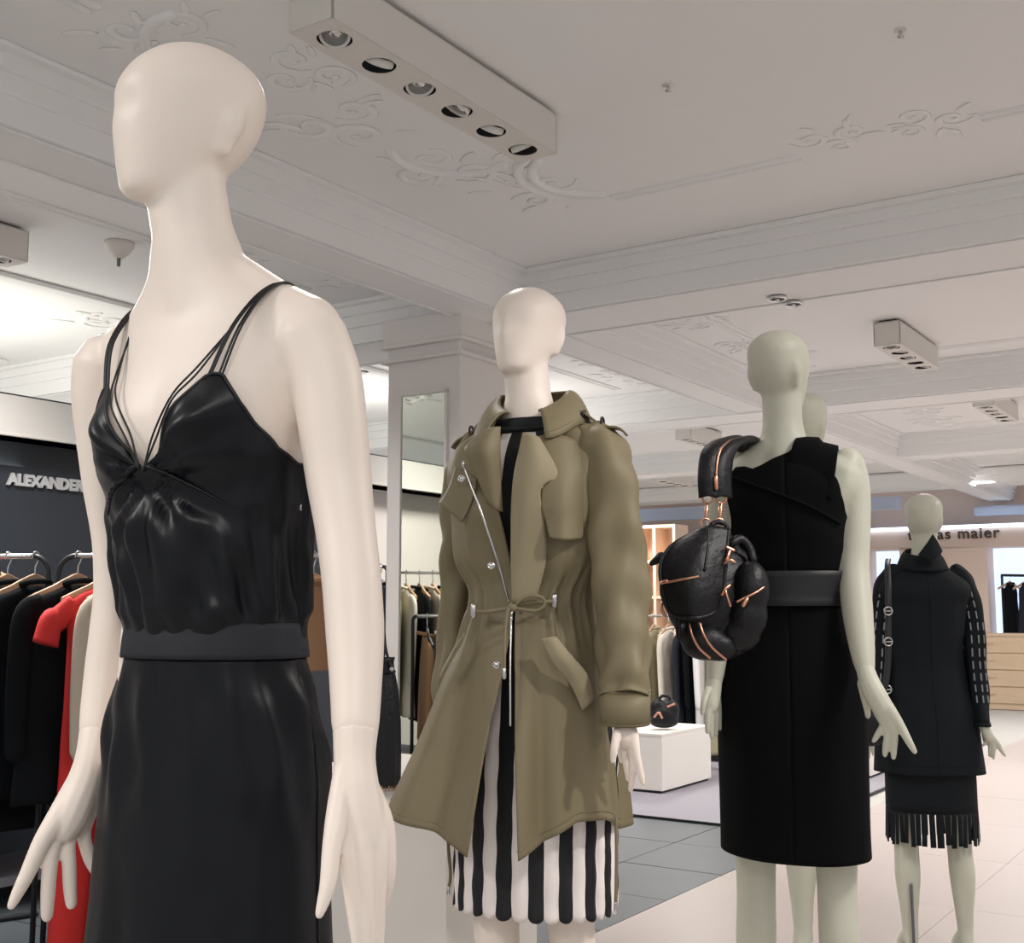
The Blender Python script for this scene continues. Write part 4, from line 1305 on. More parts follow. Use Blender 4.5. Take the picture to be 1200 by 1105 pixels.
# ------------------------------------------------------------------ black backpack hung from the shoulder
bpk = thing('backpack', 'black leather backpack with rose gold zips hung on the mannequin shoulder', 'backpack', P(832, 776, 2.90))
def blob(seq, name, parent, material=M_LEATHER, flat=0.6, vox=0.006, relax=6, label=None):
    """soft stuffed volume from (px, py, Y, rx px, ry px) balls"""
    mm = MB()
    for (x_, y_, Y_, rx, rz) in seq:
        c_ = P(x_, y_, Y_); k_ = PXM(c_)
        mm.ball(c_, (rx * k_, max(rx, rz) * k_ * flat, rz * k_), 16)
    return obj(name, mm, material, parent, remesh=vox, relax=relax, label=label)
body_ = blob([(830, 700, 2.90, 52, 58), (845, 730, 2.90, 46, 44), (812, 672, 2.90, 38, 44), (862, 690, 2.91, 34, 48), (796, 690, 2.90, 24, 34), (836, 655, 2.91, 34, 40), (838, 640, 2.92, 20, 26)], 'main_compartment', bpk, flat=0.55, relax=20)
# front flap
m = patch([[(812, 624, 2.865), (830, 617, 2.850), (854, 620, 2.862)],
           [(786, 640, 2.850), (820, 640, 2.818), (852, 645, 2.835)],
           [(774, 662, 2.838), (815, 668, 2.795), (850, 672, 2.822)],
           [(776, 690, 2.828), (812, 698, 2.785), (846, 700, 2.812)],
           [(786, 718, 2.832), (812, 724, 2.795), (836, 718, 2.815)]])
fl = obj('flap', m, M_LEATHER, bpk, solid=0.009)
edge = [(854, 620, 2.858), (852, 645, 2.831), (850, 672, 2.818), (846, 700, 2.808), (836, 718, 2.811), (812, 724, 2.789), (786, 718, 2.828), (776, 690, 2.824), (774, 662, 2.834), (786, 640, 2.846), (812, 624, 2.861)]
obj('flap_piping', cline(edge, 0.0042, 8), M_LEATHER, fl)
obj('flap_fold', cline([(830, 620, 2.84), (829, 645, 2.812), (826, 668, 2.792)], 0.0035, 8), M_LEATHER, fl)
z1 = obj('zip', cline([(776, 683, 2.820), (790, 681, 2.803), (805, 678, 2.791), (818, 675.5, 2.788)], 0.0032), M_GOLD, fl)
obj('zip_pull', MB().tube([P(775, 683, 2.815), P(781, 681, 2.804)], 0.0045, 8), M_GOLD, fl)
# side pocket
pk = blob([(880, 690, 2.86, 22, 34), (876, 720, 2.86, 24, 30), (868, 742, 2.865, 24, 22)], 'side_pocket', bpk, flat=0.7)
obj('zip', cline([(864, 705, 2.80), (874, 700, 2.798), (886, 694, 2.803), (895, 688, 2.815)], 0.0030), M_GOLD, pk)
obj('zip_pull', MB().tube([P(875, 702, 2.792), P(871, 709, 2.790)], 0.0055, 8), M_GOLD, pk)
# lower front pocket with curved zips
lp = blob([(826, 752, 2.87, 28, 22), (842, 757, 2.87, 24, 18), (812, 742, 2.875, 18, 20)], 'front_pocket', bpk, flat=0.8)
obj('zip', cline([(808, 731, 2.822), (811, 744, 2.815), (819, 759, 2.815), (832, 771, 2.825)], 0.0028), M_GOLD, lp)
obj('zip', cline([(820, 730, 2.808), (825, 744, 2.800), (835, 759, 2.803), (851, 773, 2.818)], 0.0028), M_GOLD, lp)
# hardware on the front: clip, ring and pulls
m = cline([(851, 641, 2.818), (860, 645, 2.820)], 0.004)
m.tube(smooth_path([P(*q) for q in [(855, 646, 2.815), (853, 652, 2.81), (851, 657, 2.81)]], 4), 0.004, 8)
m.tube(smooth_path([P(*q) for q in [(849, 660, 2.812), (855, 656, 2.806), (861, 659, 2.808)]], 4), 0.0036, 8)
obj('clip', m, M_GOLD, bpk)
m = cline([(846, 696, 2.795), (850, 690, 2.79), (855, 686, 2.795)], 0.0048)
m.tube(smooth_path([P(*q) for q in [(850, 692, 2.788), (853, 702, 2.785), (856, 710, 2.79)]], 4), 0.0030, 8)
obj('zip_pull', m, M_GOLD, bpk)
m = cline([(776, 706, 2.86), (775, 714, 2.855), (780, 722, 2.85)], 0.0036)
obj('side_ring', m, M_GOLD, bpk)
obj('side_tab', MB().tube([P(764, 660, 2.86), P(770, 656, 2.86), P(775, 652, 2.86)], [0.007, 0.010, 0.012], 10), M_LEATHER, bpk)
obj('buckle_strap', cline([(794, 722, 2.83), (795, 738, 2.835), (796, 748, 2.84)], 0.007), M_LEATHER, bpk)
# drawstring gather at the top
m = cline([(858, 636, 2.85), (868, 632, 2.86), (878, 642, 2.865), (882, 656, 2.86)], 0.012)
obj('gathered_top', m, M_LEATHER, bpk)
obj('handle_loop', MB().torus(P(842, 622, 2.87), (0.2, -1, 0), 0.022, 0.007, 20, 8), M_LEATHER, bpk)
# shoulder strap with a zip down its centre, two hooks
sp = smooth_path([P(*q) for q in [(838, 584, 2.885), (837, 560, 2.885), (840, 535, 2.90), (850, 522, 2.94), (863, 517, 3.00), (872, 516, 3.06), (872, 522, 3.14), (868, 545, 3.20)]], 6)
n_ = len(sp)
m = MB()
side = Vector((1, 0.15, 0)).normalized()
def strap_f(i, j):
    k_ = int(round(i * (n_ - 1)))
    w_ = 0.039
    return sp[k_] + side * ((j - 0.5) * 2 * w_) + Vector((0, -0.012 * math.sin(math.pi * j) - 0.004 * abs(math.sin(2 * math.pi * j)), 0.004 * abs(math.sin(2 * math.pi * j))))
m.grid(strap_f, n_ - 1, 14)
so = obj('shoulder_strap', m, M_LEATHER, bpk, solid=0.014)
m = MB().tube([strap_f(k / (n_ - 1), 0.52) + Vector((0, -0.009, 0.004)) for k in range(3, n_ - 12)], 0.0030, 6)
obj('zip', m, M_GOLD, so)
obj('zip_pull', MB().tube([strap_f(0.14, 0.5) + Vector((0, -0.012, 0.0)), strap_f(0.06, 0.5) + Vector((0, -0.012, 0))], 0.0055, 8), M_GOLD, so)
for (x0, x1) in ((829, 827), (845.5, 843)):
    q0, q1 = P(x0, 584, 2.885), P(x1, 612, 2.87)
    m = MB().torus(q0, (0.1, -1, 0), 0.012, 0.0028, 18, 8)
    m.tube([q0.lerp(q1, 0.22), q0.lerp(q1, 0.5), q0.lerp(q1, 0.8)], [0.004, 0.006, 0.004], 8)
    m.torus(q0.lerp(q1, 1.05), (0.1, -1, 0), 0.012, 0.0026, 18, 8)
    obj('hook', m, M_GOLD, bpk)

# ------------------------------------------------------------------ black jacket and fringed skirt
T4 = M4.T
jk = thing('black_jacket', 'black wool A-line jacket with pale lacing on the sleeves', 'jacket', M4.loc + Vector((0, 0, 0.74)))
J4 = [(0.74, 0.216, 0.16, 0.165), (0.86, 0.206, 0.148, 0.158), (0.98, 0.192, 0.132, 0.146), (1.08, 0.170, 0.116, 0.120), (1.16, 0.154, 0.106, 0.102), (1.24, 0.150, 0.104, 0.102)]
def j4_pt(a, z):
    s, c = math.sin(a), math.cos(a)
    fo = 0.006 * sstep(1.1, 0.8, z) * math.sin(a * 5) + 0.003 * fbm(a * 3, z * 9)
    q = torso_pt(a, z, 0.024 + 0.014 * sstep(1.42, 1.48, z) * sstep(1.58, 1.52, z) + fo, 0.8)
    if z < 1.30:
        w, f, b = interp(z, J4)
        lo_ = Vector(((w + fo) * spow(s, 0.94), (-(f + fo) if c > 0 else -(b + fo)) * spow(c, 0.94), z))
        return lo_.lerp(q, sstep(1.22, 1.30, z))
    return q
m = MB()
m.grid(lambda i, j: T4 @ j4_pt(2 * math.pi * i, 0.74 + (1.59 - 0.74) * j), 100, 70, wrap=True)
obj('jacket_body', m, M_JACKET, jk, solid=0.004)
m = MB()
def col4(i, j):
    a = D(20 + 320 * i)
    inn = Vector((math.sin(a) * 0.066, -math.cos(a) * 0.064 + 0.004, 1.640 + 0.020 * math.cos(a)))
    out = Vector((math.sin(a) * 0.104, -math.cos(a) * 0.098 + 0.006, 1.568 + 0.012 * math.cos(a)))
    q = inn.lerp(out, j)
    q.z += 0.012 * math.sin(math.pi * j)
    return T4 @ q
m.grid(col4, 48, 8)
co = obj('collar', m, M_JACKET, jk, solid=0.006)
obj('collar_point', patch([[(1076, 650, 4.87), (1085, 638, 4.87), (1093, 626, 4.88)], [(1084, 654, 4.86), (1092, 645, 4.86), (1098, 634, 4.88)], [(1092, 657, 4.86), (1100, 652, 4.87), (1104, 646, 4.89)]]), M_JACKET, jk, solid=0.005)
lace = []
for k, (seq, sd) in enumerate((([(1114, 668, 4.98, 7), (1123, 675, 4.98, 12), (1132, 694, 4.98, 13.5), (1140, 730, 4.97, 12), (1143, 775, 4.95, 11.5), (1147, 815, 4.92, 10.5), (1151, 850, 4.88, 8)], 0),
                               ([(1056, 668, 5.0, 7), (1047, 675, 5.0, 12), (1037, 694, 5.02, 13.5), (1031, 730, 5.03, 12), (1028, 775, 5.01, 11.5), (1025, 815, 4.97, 10.5), (1021, 850, 4.94, 8)], 2))):
    sl, p2, r2 = sleeve(seq, seed=sd, folds=0.003)
    so = obj('sleeve', sl, M_JACKET, jk, solid=0.003)
    mm = MB()
    for col, (e0, e1) in enumerate(((-0.55, 14), (0.02, 10), (0.55, 18)) if k == 0 else ((-0.6, 12), (0.1, 10))):
        for i in range(e1, len(p2) - 5, 2):
            p_ = p2[i]; nx = p2[min(i + 1, len(p2) - 1)]
            r_ = r2[i] + 0.0045
            ox, oy = e0, -math.sqrt(1 - e0 * e0)
            o0 = p_ + Vector((ox * r_, oy * r_, 0)); o1 = p_.lerp(nx, 1.1) + Vector((ox * r_, oy * r_, 0))
            mm.tube([o0, o1], 0.0034, 6)
    lo = obj('lacing', mm, M_STITCH, so)
    lo['kind'] = 'stuff'
    e_ = p2[-1]
    obj('cuff', MB().tube([e_ + Vector((0, 0, 0.012)), e_ - Vector((0, 0, 0.004))], [0.033, 0.035], 18, rnd=False), M_JACKET, so)
m = MB().tube([T4 @ (j4_pt(D(180), z_) + Vector((0, 0.003, 0))) for z_ in [0.745 + k * 0.8 / 30 for k in range(31)]], 0.0018, 5)
obj('back_seam', m, M_JACKET, jk)
m = MB().tube([T4 @ (j4_pt(D(q), 0.775) + Vector((0, 0.003, 0))) for q in range(90, 271, 5)], 0.0016, 5)
obj('hem_stitching', m, M_JACKET, jk)

fs = thing('fringed_skirt', 'black suede skirt with a long cut fringe below the jacket', 'skirt', M4.loc + Vector((0, 0, 0.46)))
def fs_pt(a, z, off=0.0):
    w = 0.176 + 0.006 * (1.0 - z) + off
    return Vector((w * spow(math.sin(a), 0.9), -(0.132 + off) * spow(math.cos(a), 0.9), z))
m = MB().grid(lambda i, j: T4 @ fs_pt(2 * math.pi * i, 0.585 + 0.36 * j), 90, 10, wrap=True)
obj('skirt_panel', m, M_JACKET, fs, solid=0.004)
random.seed(9)
NF = 44
for k in range(NF):
    a0 = 2 * math.pi * k / NF; wd = 2 * math.pi / NF * 0.80
    tw = random.uniform(-0.02, 0.02); ln = random.uniform(-0.008, 0.008)
    m = MB()
    m.grid(lambda i, j: T4 @ (fs_pt(a0 + wd * (i - 0.5) + tw * (1 - j) , 0.462 + ln + (0.588 - 0.462 - ln) * j, 0.0015 + 0.004 * (1 - j) * math.sin(k * 2.3))), 2, 5)
    obj('fringe', m, M_JACKET, fs, solid=0.002)
# bag hung behind the hand: long strap with buckles and a studded pouch
sb = thing('shoulder_bag', 'studded black shoulder bag hanging on a long buckled strap', 'bag', P(1014, 878, 4.72))
sp = smooth_path([P(*q) for q in [(1041, 655, 5.02), (1040, 664, 4.88), (1041, 690, 4.80), (1041, 730, 4.78), (1041, 770, 4.76), (1038, 800, 4.75), (1032, 815, 4.75)]], 6)
n_ = len(sp)
m = MB().grid(lambda i, j: sp[int(round(i * (n_ - 1)))] + Vector(((j - 0.5) * 0.024, 0, 0)), n_ - 1, 2)
so = obj('strap', m, M_BELT, sb, solid=0.005)
for (x_, y_) in ((1041, 716), (1041, 752), (1040, 808)):
    c_ = P(x_, y_, 4.755)
    obj('buckle', MB().torus(c_, (0, -1, 0), 0.016, 0.003, 16, 6).box(c_ + Vector((-0.016, -0.004, -0.002)), (0.032, 0, 0), (0, 0.003, 0), (0, 0, 0.004)), M_STEEL, so)
pch = blob([(1012, 850, 4.72, 22, 24), (1026, 848, 4.72, 22, 24), (1008, 838, 4.73, 14, 20), (1036, 836, 4.73, 16, 18), (1020, 866, 4.72, 20, 9)], 'pouch', sb, flat=0.45, vox=0.008)
mm = MB()
for k in range(9):
    for q in range(4):
        c_ = P(1002 + q * 4.4 + 0.6 * math.sin(k), 818 + k * 5.6, 4.655 + 0.01 * abs(q - 2))
        mm.ball(c_, 0.0065, 6)
stu = obj('studs', mm, M_SILVER, sb)
stu['kind'] = 'stuff'
# ------------------------------------------------------------------ ceiling lamp boxes
def lamp_box(u0, u1, vc, n, label, w=0.17, z0=3.10, z1=3.255, tilts=None, detail=True):
    t = thing('lamp_box', label, 'ceiling light', B((u0 + u1) / 2, vc, CZ), 'lamp boxes on the ceiling')
    m = MB()
    v0, v1 = vc - w / 2, vc + w / 2
    # side and end walls with a shadow gap to the ceiling
    m.ubox(u0, u1, v0, v0 + 0.006, z0, z1).ubox(u0, u1, v1 - 0.006, v1, z0, z1)
    m.ubox(u0, u0 + 0.006, v0, v1, z0, z1).ubox(u1 - 0.006, u1, v0, v1, z0, z1)
    m.ubox(u0, u1, v0, v1, z1 - 0.006, z1)
    # soffit plate with round openings
    L = (u1 - u0) / n
    r = 0.054
    for k in range(n):
        cu, cv = u0 + (k + 0.5) * L, vc
        ca = math.atan2(w / 2, L / 2)
        angs = sorted(set([2 * math.pi * q / 24 for q in range(24)] + [ca, math.pi - ca, math.pi + ca, 2 * math.pi - ca]))
        outer, inner = [], []
        for a in angs:
            c, s = math.cos(a), math.sin(a)
            sc = min((L / 2) / max(abs(c), 1e-9), (w / 2) / max(abs(s), 1e-9))
            outer.append(B(cu + c * sc, cv + s * sc, z0 - 0.0015)); inner.append(B(cu + c * r, cv + s * r, z0 - 0.0015))
        N = len(angs)
        m.add(outer + inner, [(i, (i + 1) % N, N + (i + 1) % N, N + i) for i in range(N)])
    obj('housing', m, M_BOX, t, smooth=False)
    obj('fixing_strip', MB().ubox(u0 + 0.03, u1 - 0.03, v0 + 0.03, v1 - 0.03, z1, CZ), M_DARKEDGE, t, smooth=False)
    for k in range(n):
        cu, cv = u0 + (k + 0.5) * L, vc
        c = B(cu, cv, z0)
        tl = (tilts or [(0, 0)] * n)[k]
        nr = (Vector((0, 0, -1)) + U * tl[0] + V * tl[1]).normalized()
        # dark can above the opening
        ringp = lambda rr, zz: [B(cu + rr * math.cos(2 * math.pi * q / 24), cv + rr * math.sin(2 * math.pi * q / 24), zz) for q in range(24)]
        can = MB().loft([ringp(r, z0), ringp(r, z0 + 0.10)], False)
        can.add(ringp(r, z0 + 0.10), [tuple(range(24))])
        lo = obj('lamp', can, M_LAMPHOLE, t, smooth=False)
        if detail:
            a = nr.orthogonal().normalized(); b = nr.cross(a)
            cc = c + Vector((0, 0, 0.020))
            rg = lambda rr, dd: [cc - nr * dd + a * rr * math.cos(2 * math.pi * q / 24) + b * rr * math.sin(2 * math.pi * q / 24) for q in range(24)]
            obj('gimbal_ring', MB().loft([rg(0.049, -0.010), rg(0.047, -0.014), rg(0.040, -0.012), rg(0.040, 0.012), rg(0.049, 0.012), rg(0.049, -0.010)], False), M_BOX, lo)
            obj('reflector', MB().loft([rg(0.040, -0.008), rg(0.033, 0.004), rg(0.022, 0.016), rg(0.010, 0.022)], True), M_REFLECT, lo)
            obj('bulb', MB().ball(cc - nr * 0.004, 0.011, 10), M_BULB, lo)
    return t
lamp_box(2.42, 3.66, 2.315, 6, 'long white six-lamp box over the olive coat', tilts=[(-0.5, -0.35), (0.35, 0.75), (-0.25, -0.35), (-0.3, 0.45), (0.35, 0.8), (0.7, -0.1)])
lamp_box(7.60, 8.56, 2.14, 5, 'white lamp box before the second cross beam', tilts=[(-0.3, -0.2), (0.3, 0.2), (-0.2, 0.3), (0.2, 0), (0, 0.3)])
lamp_box(10.36, 11.40, 2.14, 5, 'distant white lamp box beyond the second cross beam', tilts=[(-0.3, -0.2), (0.3, 0.2), (-0.2, 0.3), (0.2, 0), (0, 0.3)])
lamp_box(14.1, 15.1, 2.0, 5, 'far white lamp box in front of the blush sign wall', tilts=[(0.2, 0.2)] * 5, detail=False)
lamp_box(2.25, 3.41, 5.21, 6, 'white lamp box in the side bay above the charcoal boutique', tilts=[(-0.3, 0.2)] * 6)
lamp_box(10.75, 11.50, 5.08, 5, 'small distant lamp box above the wooden shelves', tilts=[(-0.3, -0.2)] * 5)
lamp_box(13.30, 14.10, 6.62, 4, 'farthest lamp box hanging low behind the olive coat sleeve', z0=3.0, tilts=[(0, 0)] * 4, detail=False)
for i, (x_, y_) in enumerate(((911, 350), (930, 356))):
    c = PZ(x_, y_, 3.008)
    t = thing('recessed_spotlight', ['small chrome recessed spotlight in the beam soffit, further from the bright bay', 'second small chrome spotlight sunk in the beam soffit'][i], 'ceiling light', c, 'recessed spotlights in the beam')
    obj('ring', MB().torus(c, (0, 0, 1), 0.045, 0.008, 24, 8), M_REFLECT, t)
    obj('reflector', MB().loft([[c + Vector((rr * math.cos(q * math.pi / 12), rr * math.sin(q * math.pi / 12), dz)) for q in range(24)] for rr, dz in ((0.042, 0.0), (0.030, 0.006), (0.012, 0.009))], True), M_LAMPHOLE, t)
    obj('bulb', MB().ball(c - Vector((0, 0, 0.004)), 0.012, 10), M_REFLECT, t)
for (x_, y_, s_, lb) in ((783, 99, 1, 'small brass ceiling sprinkler beyond the six-lamp box'), (1055, 35, 1, 'lone ceiling sprinkler near the bright end of the ceiling'), (613, 212, 0.7, 'tiny sprinkler beside the plaster scroll'), (1113, 463, 1.3, 'sprinkler under the far side of the second cross beam')):
    c = PZ(x_, y_, CZ)
    t = thing('sprinkler', lb, 'sprinkler', c, 'ceiling sprinklers')
    obj('rosette', MB().disc(c, (0, 0, -1), 0.020 * s_, 0.004, 20), M_BOX, t)
    obj('nozzle', MB().tube([c - Vector((0, 0, 0.005)), c - Vector((0, 0, 0.022 * s_))], 0.006 * s_, 8).disc(c - Vector((0, 0, 0.022 * s_)), (0, 0, -1), 0.011 * s_, 0.003, 12), M_STEEL, t)
c = PZ(140, 284, CZ)
t = thing('pendant_detector', 'round white detector hanging from the bright side bay ceiling', 'detector', c)
obj('housing', MB().loft([[c + Vector((r_ * math.cos(q * math.pi / 12), r_ * math.sin(q * math.pi / 12), z_)) for q in range(24)] for r_, z_ in ((0.075, 0), (0.075, -0.02), (0.05, -0.06), (0.02, -0.085))], True), M_BOX, t)
obj('nozzle', MB().tube([c - Vector((0, 0, 0.08)), c - Vector((0, 0, 0.12))], 0.010, 8), M_CHROME, t)
c = PZ(423, 431, CZ)
t = thing('smoke_detector', 'flat grey smoke detector beside the pillar capital', 'detector', c)
obj('housing', MB().disc(c, (0, 0, -1), 0.06, 0.03, 20).disc(c - Vector((0, 0, 0.03)), (0, 0, -1), 0.04, 0.012, 20), M_BOX, t, smooth=False)
obj('mounting_ring', MB().torus(c - Vector((0, 0, 0.004)), (0, 0, 1), 0.062, 0.005, 20, 6), M_CHROME, t)

# ------------------------------------------------------------------ clothes racks, hangers and garments
def rack(name, p0, p1, label, cat='clothes rack', r=0.011, corner=0.07, depth=0.0):
    """inverted U rail with rounded corners on two feet"""
    t = thing(name, label, cat, Vector(((p0.x + p1.x) / 2, (p0.y + p1.y) / 2, 0)))
    d = (p1 - p0); d.z = 0; d = d.normalized()
    obj('rail', MB().tube([p0 + d * corner, p1 - d * corner], r, 10), M_STEEL, t)
    for (q, sg) in ((p0, 1), (p1, -1)):
        pts = [Vector((q.x, q.y, 0.02)), Vector((q.x, q.y, q.z - corner))]
        for k in range(1, 7):
            a = math.pi / 2 * k / 6
            pts.append(q + d * sg * corner * (1 - math.cos(a)) + Vector((0, 0, -corner + corner * math.sin(a))))
        obj('upright', MB().tube(pts, r * 1.05, 10), M_BLACKMETAL, t)
        n = Vector((-d.y, d.x, 0))
        obj('foot', MB().tube([Vector((q.x, q.y, 0.014)) - n * 0.24, Vector((q.x, q.y, 0.014)) + n * 0.24], 0.012, 8), M_BLACKMETAL, t)
    return t

def hanger(top, yaw, label, group, material=None, w=0.21):
    """wooden hanger: hook on the rail at 'top', shoulders along yaw"""
    e = Vector((math.cos(yaw), math.sin(yaw), 0))
    t = thing('clothes_hanger', label, 'hanger', top - Vector((0, 0, 0.17)), group)
    hk = [top + e * (-0.014 + 0.0) + Vector((0, 0, -0.008)), top + e * -0.012 + Vector((0, 0, 0.010)), top + Vector((0, 0, 0.018)), top + e * 0.014 + Vector((0, 0, 0.006)), top + e * 0.010 + Vector((0, 0, -0.020)), top + Vector((0, 0, -0.045)), top + Vector((0, 0, -0.075))]
    obj('hook', MB().tube(smooth_path(hk, 5), 0.0032, 6), M_STEEL, t)
    m = MB()
    rings = []
    n = Vector((-e.y, e.x, 0))
    for k in range(-8, 9):
        s = k / 8
        x = s * w
        zc = -0.104 - 0.085 * abs(s) ** 1.3
        hgt = 0.028 * (1 - 0.66 * min(1, abs(s) * 2.0)) + 0.006
        c = top + e * x + Vector((0, 0, zc)) + n * 0.02 * abs(s) ** 2
        rings.append([c + n * 0.007 + Vector((0, 0, hgt)), c - n * 0.007 + Vector((0, 0, hgt)), c - n * 0.008 - Vector((0, 0, hgt)), c + n * 0.008 - Vector((0, 0, hgt))])
    m.loft(rings)
    obj('shoulders', m, material or M_HANGER, t, smooth=False, bevel=0.003)
    return t

def garment(name, top, yaw, material, length, label, cat, group, w=0.20, sleeves='long', flare=1.0, thick=0.036, neck=0.055, collar_mat=None):
    """empty garment hanging from the hanger at 'top'"""
    e = Vector((math.cos(yaw), math.sin(yaw), 0)); n = Vector((-e.y, e.x, 0))
    z0 = top.z - 0.122
    t = thing(name, label, cat, Vector((top.x, top.y, z0 - length)), group)
    seed = random.uniform(0, 50)
    prof = [(0.0, neck, 0.026), (0.012, neck + 0.012, 0.028), (0.035, w * 0.66, 0.030), (0.060, w * 0.92, 0.030), (0.085, w * 1.0, 0.032), (0.14, w * 0.98, thick), (0.24, w * 0.94, thick * 1.1),
            (length * 0.5 + 0.1, w * (0.5 + 0.5 * flare) * 0.96, thick * 1.1), (length, w * flare, thick * (1.0 + 0.5 * (flare - 0.6)))]
    m = MB()
    N = 40
    def f(i, j):
        d = length * j
        hw, th = interp(d, prof)
        a = 2 * math.pi * i
        g = 0.008 * sstep(0.15, length, d) * math.sin(a * 5 + seed) + 0.006 * fbm(a * 1.5 + seed, d * 5)
        return Vector((top.x, top.y, z0 - d)) + e * ((hw + g) * math.cos(a)) + n * ((th + g * 1.2) * math.sin(a))
    m.grid(f, N, 36, wrap=True)
    obj('body', m, material, t, solid=0.003)
    if sleeves:
        ln = {'long': min(0.58, length * 0.85), 'short': 0.16}[sleeves]
        for s in (-1, 1):
            p = Vector((top.x, top.y, z0 - 0.075)) + e * s * (w - 0.035)
            k = 0.10 if sleeves == 'short' else 0.045
            pts = [p, p + e * s * (0.035 + k * 0.3) - Vector((0, 0, 0.06)), p + e * s * (0.045 + k * 0.6) - n * 0.01 - Vector((0, 0, ln * 0.5)), p + e * s * (0.03 + k) - n * 0.02 - Vector((0, 0, ln))]
            p2, r2 = resample(pts, [0.040, 0.052, 0.048, 0.042] if sleeves == 'long' else [0.040, 0.050, 0.056, 0.062], 5)
            obj('sleeve', MB().tube(p2, r2, 14, 0.5, n, rnd=(sleeves == 'long')), material, t)
    obj('collar', MB().torus(Vector((top.x, top.y, z0 + 0.004)), (n * 0.25 + Vector((0, 0, 1))), neck + 0.006, 0.012, 20, 8), collar_mat or material, t)
    return t

random.seed(21)
YR = 4.9
GA, GB = 'clothes on the first boutique rack', 'clothes on the second boutique rack'
HA, HB = 'hangers on the first boutique rack', 'hangers on the second boutique rack'
ra0, ra1 = P(-130, 653.5, YR), P(58, 651.5, YR)
rack('clothes_rack', ra0, ra1, 'black-legged clothes rail under the silver wall letters')
rb0, rb1 = P(70, 651, YR), P(400, 651, YR + 0.15)
rack('clothes_rack', rb0, rb1, 'second clothes rail holding the red dress behind the satin skirt')
def on_rail(a, b, x_):
    """point on rail a-b at picture column x_"""
    best = min((abs(((a.lerp(b, k / 400).x) / (a.lerp(b, k / 400).y * CP + (a.z - CAM_H) * SP) * F_PX + CX) - x_), k) for k in range(401))
    return a.lerp(b, best[1] / 400)
yw = math.radians(52)
for (x_, nm, mt, ln, sl, fl, lb, ct_, w_) in [
        (-62, 'wool_coat', M_BLACKWOOL, 0.95, 'long', 1.1, 'black wool coat at the far end of the first rail', 'coat', 0.20),
        (-22, 'knit_top', M_RED, 0.62, 'short', 1.0, 'red knit top on the first rail beside the black coats', 'top', 0.19),
        (10, 'wool_coat', M_BLACKWOOL, 0.98, 'long', 1.15, 'long black wool coat next to the red top on the first rail', 'coat', 0.21),
        (42, 'wool_coat', M_BLACKWOOL, 0.84, 'long', 1.1, 'shorter black wool coat nearest the rounded end of the first rail', 'coat', 0.21)]:
    tp = on_rail(ra0, ra1, x_)
    hanger(tp, yw, 'beech hanger carrying the ' + lb.split(' on ')[0].split(' at ')[0].split(' next')[0].split(' nearest')[0] + (' at the rail end' if x_ == 42 else ''), HA)
    garment(nm, tp, yw, mt, ln, lb, ct_, GA, w_, sl, fl)
for (x_, nm, mt, ln, sl, fl, lb, ct_, w_) in [
        (92, 'wool_coat', M_BLACKWOOL, 0.86, 'long', 1.15, 'black wool coat beside the red dress on the second rail', 'coat', 0.21),
        (132, 'red_dress', M_RED, 1.46, 'short', 1.15, 'long red wool dress with cap sleeves on the second rail', 'dress', 0.20),
        (160, 'cardigan', M_BEIGE, 0.86, 'long', 1.0, 'oatmeal wool cardigan behind the red dress', 'cardigan', 0.20),
        (182, 'wine_dress', M_WINE, 1.44, None, 1.2, 'long wine red dress hanging behind the oatmeal cardigan', 'dress', 0.19),
        (368, 'camel_jacket', M_CAMEL, 0.36, None, 1.0, 'short camel bolero glimpsed between the satin top and the mannequin arm', 'jacket', 0.17)]:
    tp = on_rail(rb0, rb1, x_)
    hanger(tp, yw, 'beech hanger of the ' + ' '.join(lb.split(' ')[:3]) + ' on the second rail', HB)
    garment(nm, tp, yw, mt, ln, lb, ct_, GB, w_, sl, fl)
# low dark display bench with folded stock under the first rail
t = thing('display_bench', 'low dark bench with a pale shelf under the clothes rails', 'bench', P(20, 1060, 5.4) * 1.0)
ORI[t.name] = t.location.copy()
b0 = PU(-60, 1060, 5.3)
bu, bv, _ = uvof(b0)
obj('lower_shelf', MB().ubox(bu, bu + 1.6, 5.2, 5.7, 0.10, 0.14), M_CARPET, t, smooth=False)
obj('upper_shelf', MB().ubox(bu, bu + 1.6, 5.2, 5.7, 0.36, 0.40), M_CARPET, t, smooth=False)
for k in range(3):
    obj('side_panel', MB().ubox(bu + k * 0.78, bu + k * 0.78 + 0.03, 5.2, 5.7, 0.0, 0.36), M_BLACKMETAL, t, smooth=False)
t.location = B(bu + 0.8, 5.45, 0)
for ch in t.children:
    ch.location = ORI[t.name] - t.location

